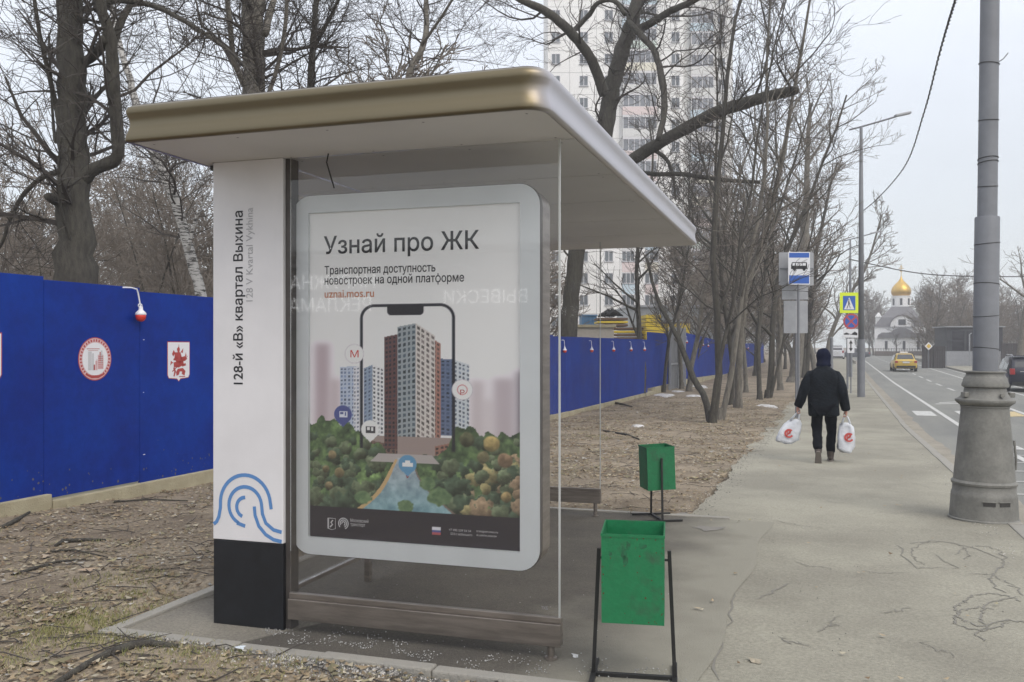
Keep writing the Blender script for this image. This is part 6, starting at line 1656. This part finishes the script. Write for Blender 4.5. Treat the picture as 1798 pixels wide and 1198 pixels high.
for j in range(700):
    s_ = 4 + 24 * rg.random() ** 1.3; r_ = 1.45 - abs(rg.gauss(0, .12)); x, y = xy(r_, s_); c = rg.choice([.2, .3, .42, .5])
    grit(x, y, T(s_) + .011, rg.uniform(.003, .009), (c, c * .96, c * .88))
for j in range(1500):
    s_ = 3.6 + 16 * rg.random() ** 1.6; r_ = rg.uniform(-1.3, 1.5); x, y = xy(r_, s_); c = rg.choice([.10, .13, .34, .4])      # pebble specks
    if noise.noise(Vector((x * 1.3, y * 1.3, 11))) < .05: continue
    grit(x, y, T(s_) + .0105, rg.uniform(.002, .0055), (c, c * .95, c * .86))
tag(stuff(gv.build('grit', mat('grit', (.4, .4, .4), .9, attr='Col'))), 'pale road grit scattered along the kerbs', 'grit')
# larger fallen branches
def stick(pts, rad, label, m=Mbark):
    W = [];
    for px, py, dz in pts:
        g_ = G(px, py); r_, s_ = rs(g_.x, g_.y); W.append(Vector((g_.x, g_.y, soil_h(r_, s_) + dz)))
    return tag(MB().tube(W, rad, 7).build('fallen_branch', m, smooth=True), label, 'branch', 'fallen branches')
stick([(85, 1225, .01), (150, 1185, .012), (190, 1166, .015), (230, 1152, .018), (262, 1148, .016), (312, 1152, .005)], [.014, .018, .022, .022, .019, .013], 'thick mossy fallen branch in the bottom left corner beside the pad kerb')
stick([(98, 960, .01), (110, 953, .02), (150, 951, .02), (186, 949, .01)], [.014, .018, .015, .01], 'dark fallen branch lying below the blue hoarding')
stick([(20, 1015, .01), (60, 1006, .015), (100, 995, .02), (150, 988, .01)], [.008, .012, .010, .006], 'long thin fallen branch in the left foreground, nearer one')
stick([(0, 933, .01), (30, 922, .02), (52, 908, .01)], [.02, .02, .012], 'short dark fallen branch at the left edge under the plinth')
stick([(200, 888, .01), (260, 884, .02), (330, 886, .01)], [.008, .01, .006], 'thin fallen branch close to the plinth joint')
stick([(75, 975, .01), (130, 972, .02), (190, 985, .01)], [.006, .008, .005], 'thin fallen branch between the two longer ones on the left')
stick([(1060, 760, .02), (1100, 768, .03), (1122, 775, .02)], [.02, .025, .015], 'dark fallen branch on the verge above the far bin')
stick([(1050, 705, .03), (1085, 712, .05), (1110, 716, .03)], [.03, .04, .02], 'dark fallen branch below the stepped joint of the hoarding')
# old snow
def snow(px, py, a_, b__, seed, label):
    g_ = G(px, py); b = MB(); n = 26; rg_ = random.Random(seed)
    ph = [rg_.uniform(0, 6.28) for _ in range(3)]
    r_, s_ = rs(g_.x, g_.y); b.v.append((g_.x, g_.y, soil_h(r_, s_) + .06))
    for lvl, hh in ((.6, .05), (1.0, -.02)):
        for k in range(n):
            t = 2 * math.pi * k / n; e_ = 1 + .22 * math.sin(3 * t + ph[0]) + .14 * math.sin(5 * t + ph[1]) + .1 * math.sin(9 * t + ph[2])
            x, y = g_.x + a_ * e_ * lvl * math.cos(t), g_.y + b__ * e_ * lvl * math.sin(t); rr_, ss_ = rs(x, y); b.v.append((x, y, soil_h(rr_, ss_) + hh))
    for k in range(n):
        k2 = (k + 1) % n; b.f.append((0, 1 + k, 1 + k2)); b.f.append((1 + k, 1 + n + k, 1 + n + k2, 1 + k2)); b.m += [0, 0]
    return tag(b.build('snow_patch', Msnow, smooth=True), label, 'snow', 'patches of old snow')
snow(1167, 696, .45, 1.0, 1, 'largest patch of old snow, on the verge right of the grey gate')
snow(1225, 680, .5, 1.6, 2, 'patch of old snow behind the thin trees right of the gate')
snow(1190, 689, .3, .5, 3, 'small patch of old snow just above the largest one')
snow(1120, 751, .16, .2, 4, 'tiny patch of old snow on open verge below the gate')
snow(1218, 697, .28, .4, 5, 'narrow patch of old snow by the nearest verge tree')
snow(1345, 715, .3, .8, 6, 'flat patch of old snow near the pavement left of the walking person')
# cracks, sealed seams and stains on the pavement
def crack(pts, wd, name='crack', m=Mcrack, z=.0135, jit=.018, closed=False):
    P = [G(px, py) for px, py in pts]; out_ = []
    for i in range(len(P) - 1):
        for j in range(6):
            v = P[i].lerp(P[i + 1], j / 6); out_.append(Vector((v.x + rg.gauss(0, jit), v.y + rg.gauss(0, jit), 0)))
    out_.append(P[-1]); b = MB(); n = len(out_)
    for i, v in enumerate(out_):
        d = (out_[min(n - 1, i + 1)] - out_[max(0, i - 1)]); d.z = 0; d = d.normalized() if d.length > 0 else Vector((1, 0, 0))
        w_ = wd * rg.uniform(.5, 1.3) * (1 if 0 < i < n - 1 else .2); s_ = rs(v.x, v.y)[1]
        b.v += [(v.x - d.y * w_, v.y + d.x * w_, T(s_) + z), (v.x + d.y * w_, v.y - d.x * w_, T(s_) + z)]
    for i in range(n - 1): q = 2 * i; b.f.append((q, q + 1, q + 3, q + 2)); b.m.append(0)
    return struct(b.build(name, m))
Mcrk = mat('pavement_crack', (.20, .19, .165), .95)
crack([(1250, 1195), (1268, 1120), (1290, 1050), (1310, 985), (1328, 940)], .007, m=Mcrk)
crack([(1600, 958), (1640, 952), (1700, 962), (1760, 985)], .006, m=Mcrk); crack([(1575, 960), (1610, 1000), (1680, 1000), (1640, 975)], .005, m=Mcrk)
crack([(1700, 1010), (1740, 1012), (1775, 1030), (1798, 1050)], .006, m=Mcrk)
def loops(cx0, cy0, rx, ry, a0, a1, w_): crack([(cx0 + rx * math.cos(R(t)), cy0 + ry * math.sin(R(t))) for t in range(a0, a1 + 1, 30)], w_, m=Mcrk, jit=.013)
loops(1740, 1075, 62, 30, 90, 330, .007); loops(1790, 1085, 70, 34, 150, 290, .007); loops(1722, 1090, 46, 20, 0, 300, .006); loops(1650, 975, 50, 22, 120, 400, .005); loops(1720, 985, 46, 24, 200, 420, .006); loops(1770, 1120, 50, 28, 160, 330, .006); loops(1800, 1020, 60, 30, 120, 260, .006)
crack([(1330, 1055), (1360, 1042), (1390, 1028)], .008, m=Mcrk); crack([(1510, 1005), (1545, 1010), (1590, 1008)], .004, m=Mcrk); crack([(1360, 915), (1400, 925), (1450, 930)], .004, m=Mcrk)
crack([(1560, 842), (1600, 850), (1650, 862)], .004, m=Mcrk)
for px, py, dx, dy in ((1400, 990, 60, 14), (1480, 1085, -40, 30), (1560, 905, 70, -6), (1370, 1120, 50, 22), (1620, 1130, 60, 30), (1450, 880, 60, 8), (1540, 800, 40, 5), (1600, 1070, -50, 12), (1340, 860, 60, -4)):
    crack([(px, py), (px + dx * .35, py + dy * .6), (px + dx * .7, py + dy * .5), (px + dx, py + dy)], .0035, m=Mcrk, jit=.02)
# ragged soil washed over the pavement edge and dark damp stains
def blot(px, py, a_, b__, m, z, seed, name):
    g_ = G(px, py); b = MB(); n = 30; rg_ = random.Random(seed); ph = [rg_.uniform(0, 6.28) for _ in range(4)]; s_ = rs(g_.x, g_.y)[1]; b.v.append((g_.x, g_.y, T(s_) + z))
    for k in range(n):
        t = 2 * math.pi * k / n; e_ = 1 + .2 * math.sin(3 * t + ph[0]) + .15 * math.sin(5 * t + ph[1]) + .12 * math.sin(8 * t + ph[2]) + .07 * math.sin(13 * t + ph[3])
        x, y = g_.x + a_ * e_ * math.cos(t), g_.y + b__ * e_ * math.sin(t); b.v.append((x, y, T(rs(x, y)[1]) + z))
    for k in range(n): b.f.append((0, 1 + k, 1 + (k + 1) % n)); b.m.append(0)
    return struct(b.build(name, m))
Mst = mat('damp_stain', (.20, .188, .168), .85, var=.15, scale=4)
blot(1245, 931, .13, .12, Mst, .0185, 1, 'stain'); blot(1200, 905, .06, .06, Mst, .0185, 5, 'stain')
# a few large leaves and scraps one can pick out
def scrap(px, py, L, col, label, name='dead_leaf', cat='leaf', soil=False):
    g_ = G(px, py); r_, s_ = rs(g_.x, g_.y); z = (soil_h(r_, s_) if soil else T(s_)) + .02; b = MB(); n = 14; pts = []
    for k in range(n):
        t = 2 * math.pi * k / n; e_ = 1 + .28 * math.sin(5 * t + px); pts.append((L * e_ * math.cos(t) * .5, L * .3 * e_ * math.sin(t), .006 * math.sin(2 * t)))
    b.v = [(0, 0, .008)] + pts
    b.f = [(0, 1 + k, 1 + (k + 1) % n) for k in range(n)]; b.m = [0] * n
    return tag(b.build(name, mat(name, col, .85), loc=(g_.x, g_.y, z), rotz=px % 3), label, cat)
scrap(1325, 1166, .085, (.34, .30, .23), 'large pale dead leaf lying on the pavement below the green bin')
scrap(150, 1010, .12, (.36, .27, .19), 'large light brown dead leaf in the left foreground', soil=True)
scrap(80, 985, .11, (.38, .31, .23), 'large tan dead leaf beside the thin fallen branch', soil=True)
scrap(1010, 1158, .05, (.6, .6, .6), 'small white paper scrap on asphalt beside the shelter foot', 'paper_scrap', 'litter')
scrap(420, 1153, .06, (.5, .55, .6), 'crumpled clear plastic scrap in front of the pad kerb', 'plastic_scrap', 'litter', soil=True)

# ------------------------------------------------------------------ haze
HZD = .0017
hz = MB(); hz.box(-160, 260, -30, 330, -4, 75); hzo = hz.build('haze', None)
mh = bpy.data.materials.new('haze_air'); mh.use_nodes = True; n_ = mh.node_tree.nodes; n_.clear()
oo = n_.new('ShaderNodeOutputMaterial'); pv = n_.new('ShaderNodeVolumePrincipled'); pv.inputs['Density'].default_value = HZD
pv.inputs['Color'].default_value = (.86, .88, .92, 1); mh.node_tree.links.new(pv.outputs[0], oo.inputs['Volume'])
hzo.data.materials.clear(); hzo.data.materials.append(mh); hzo['kind'] = 'stuff'; hzo['label'] = 'thin grey haze in the air';
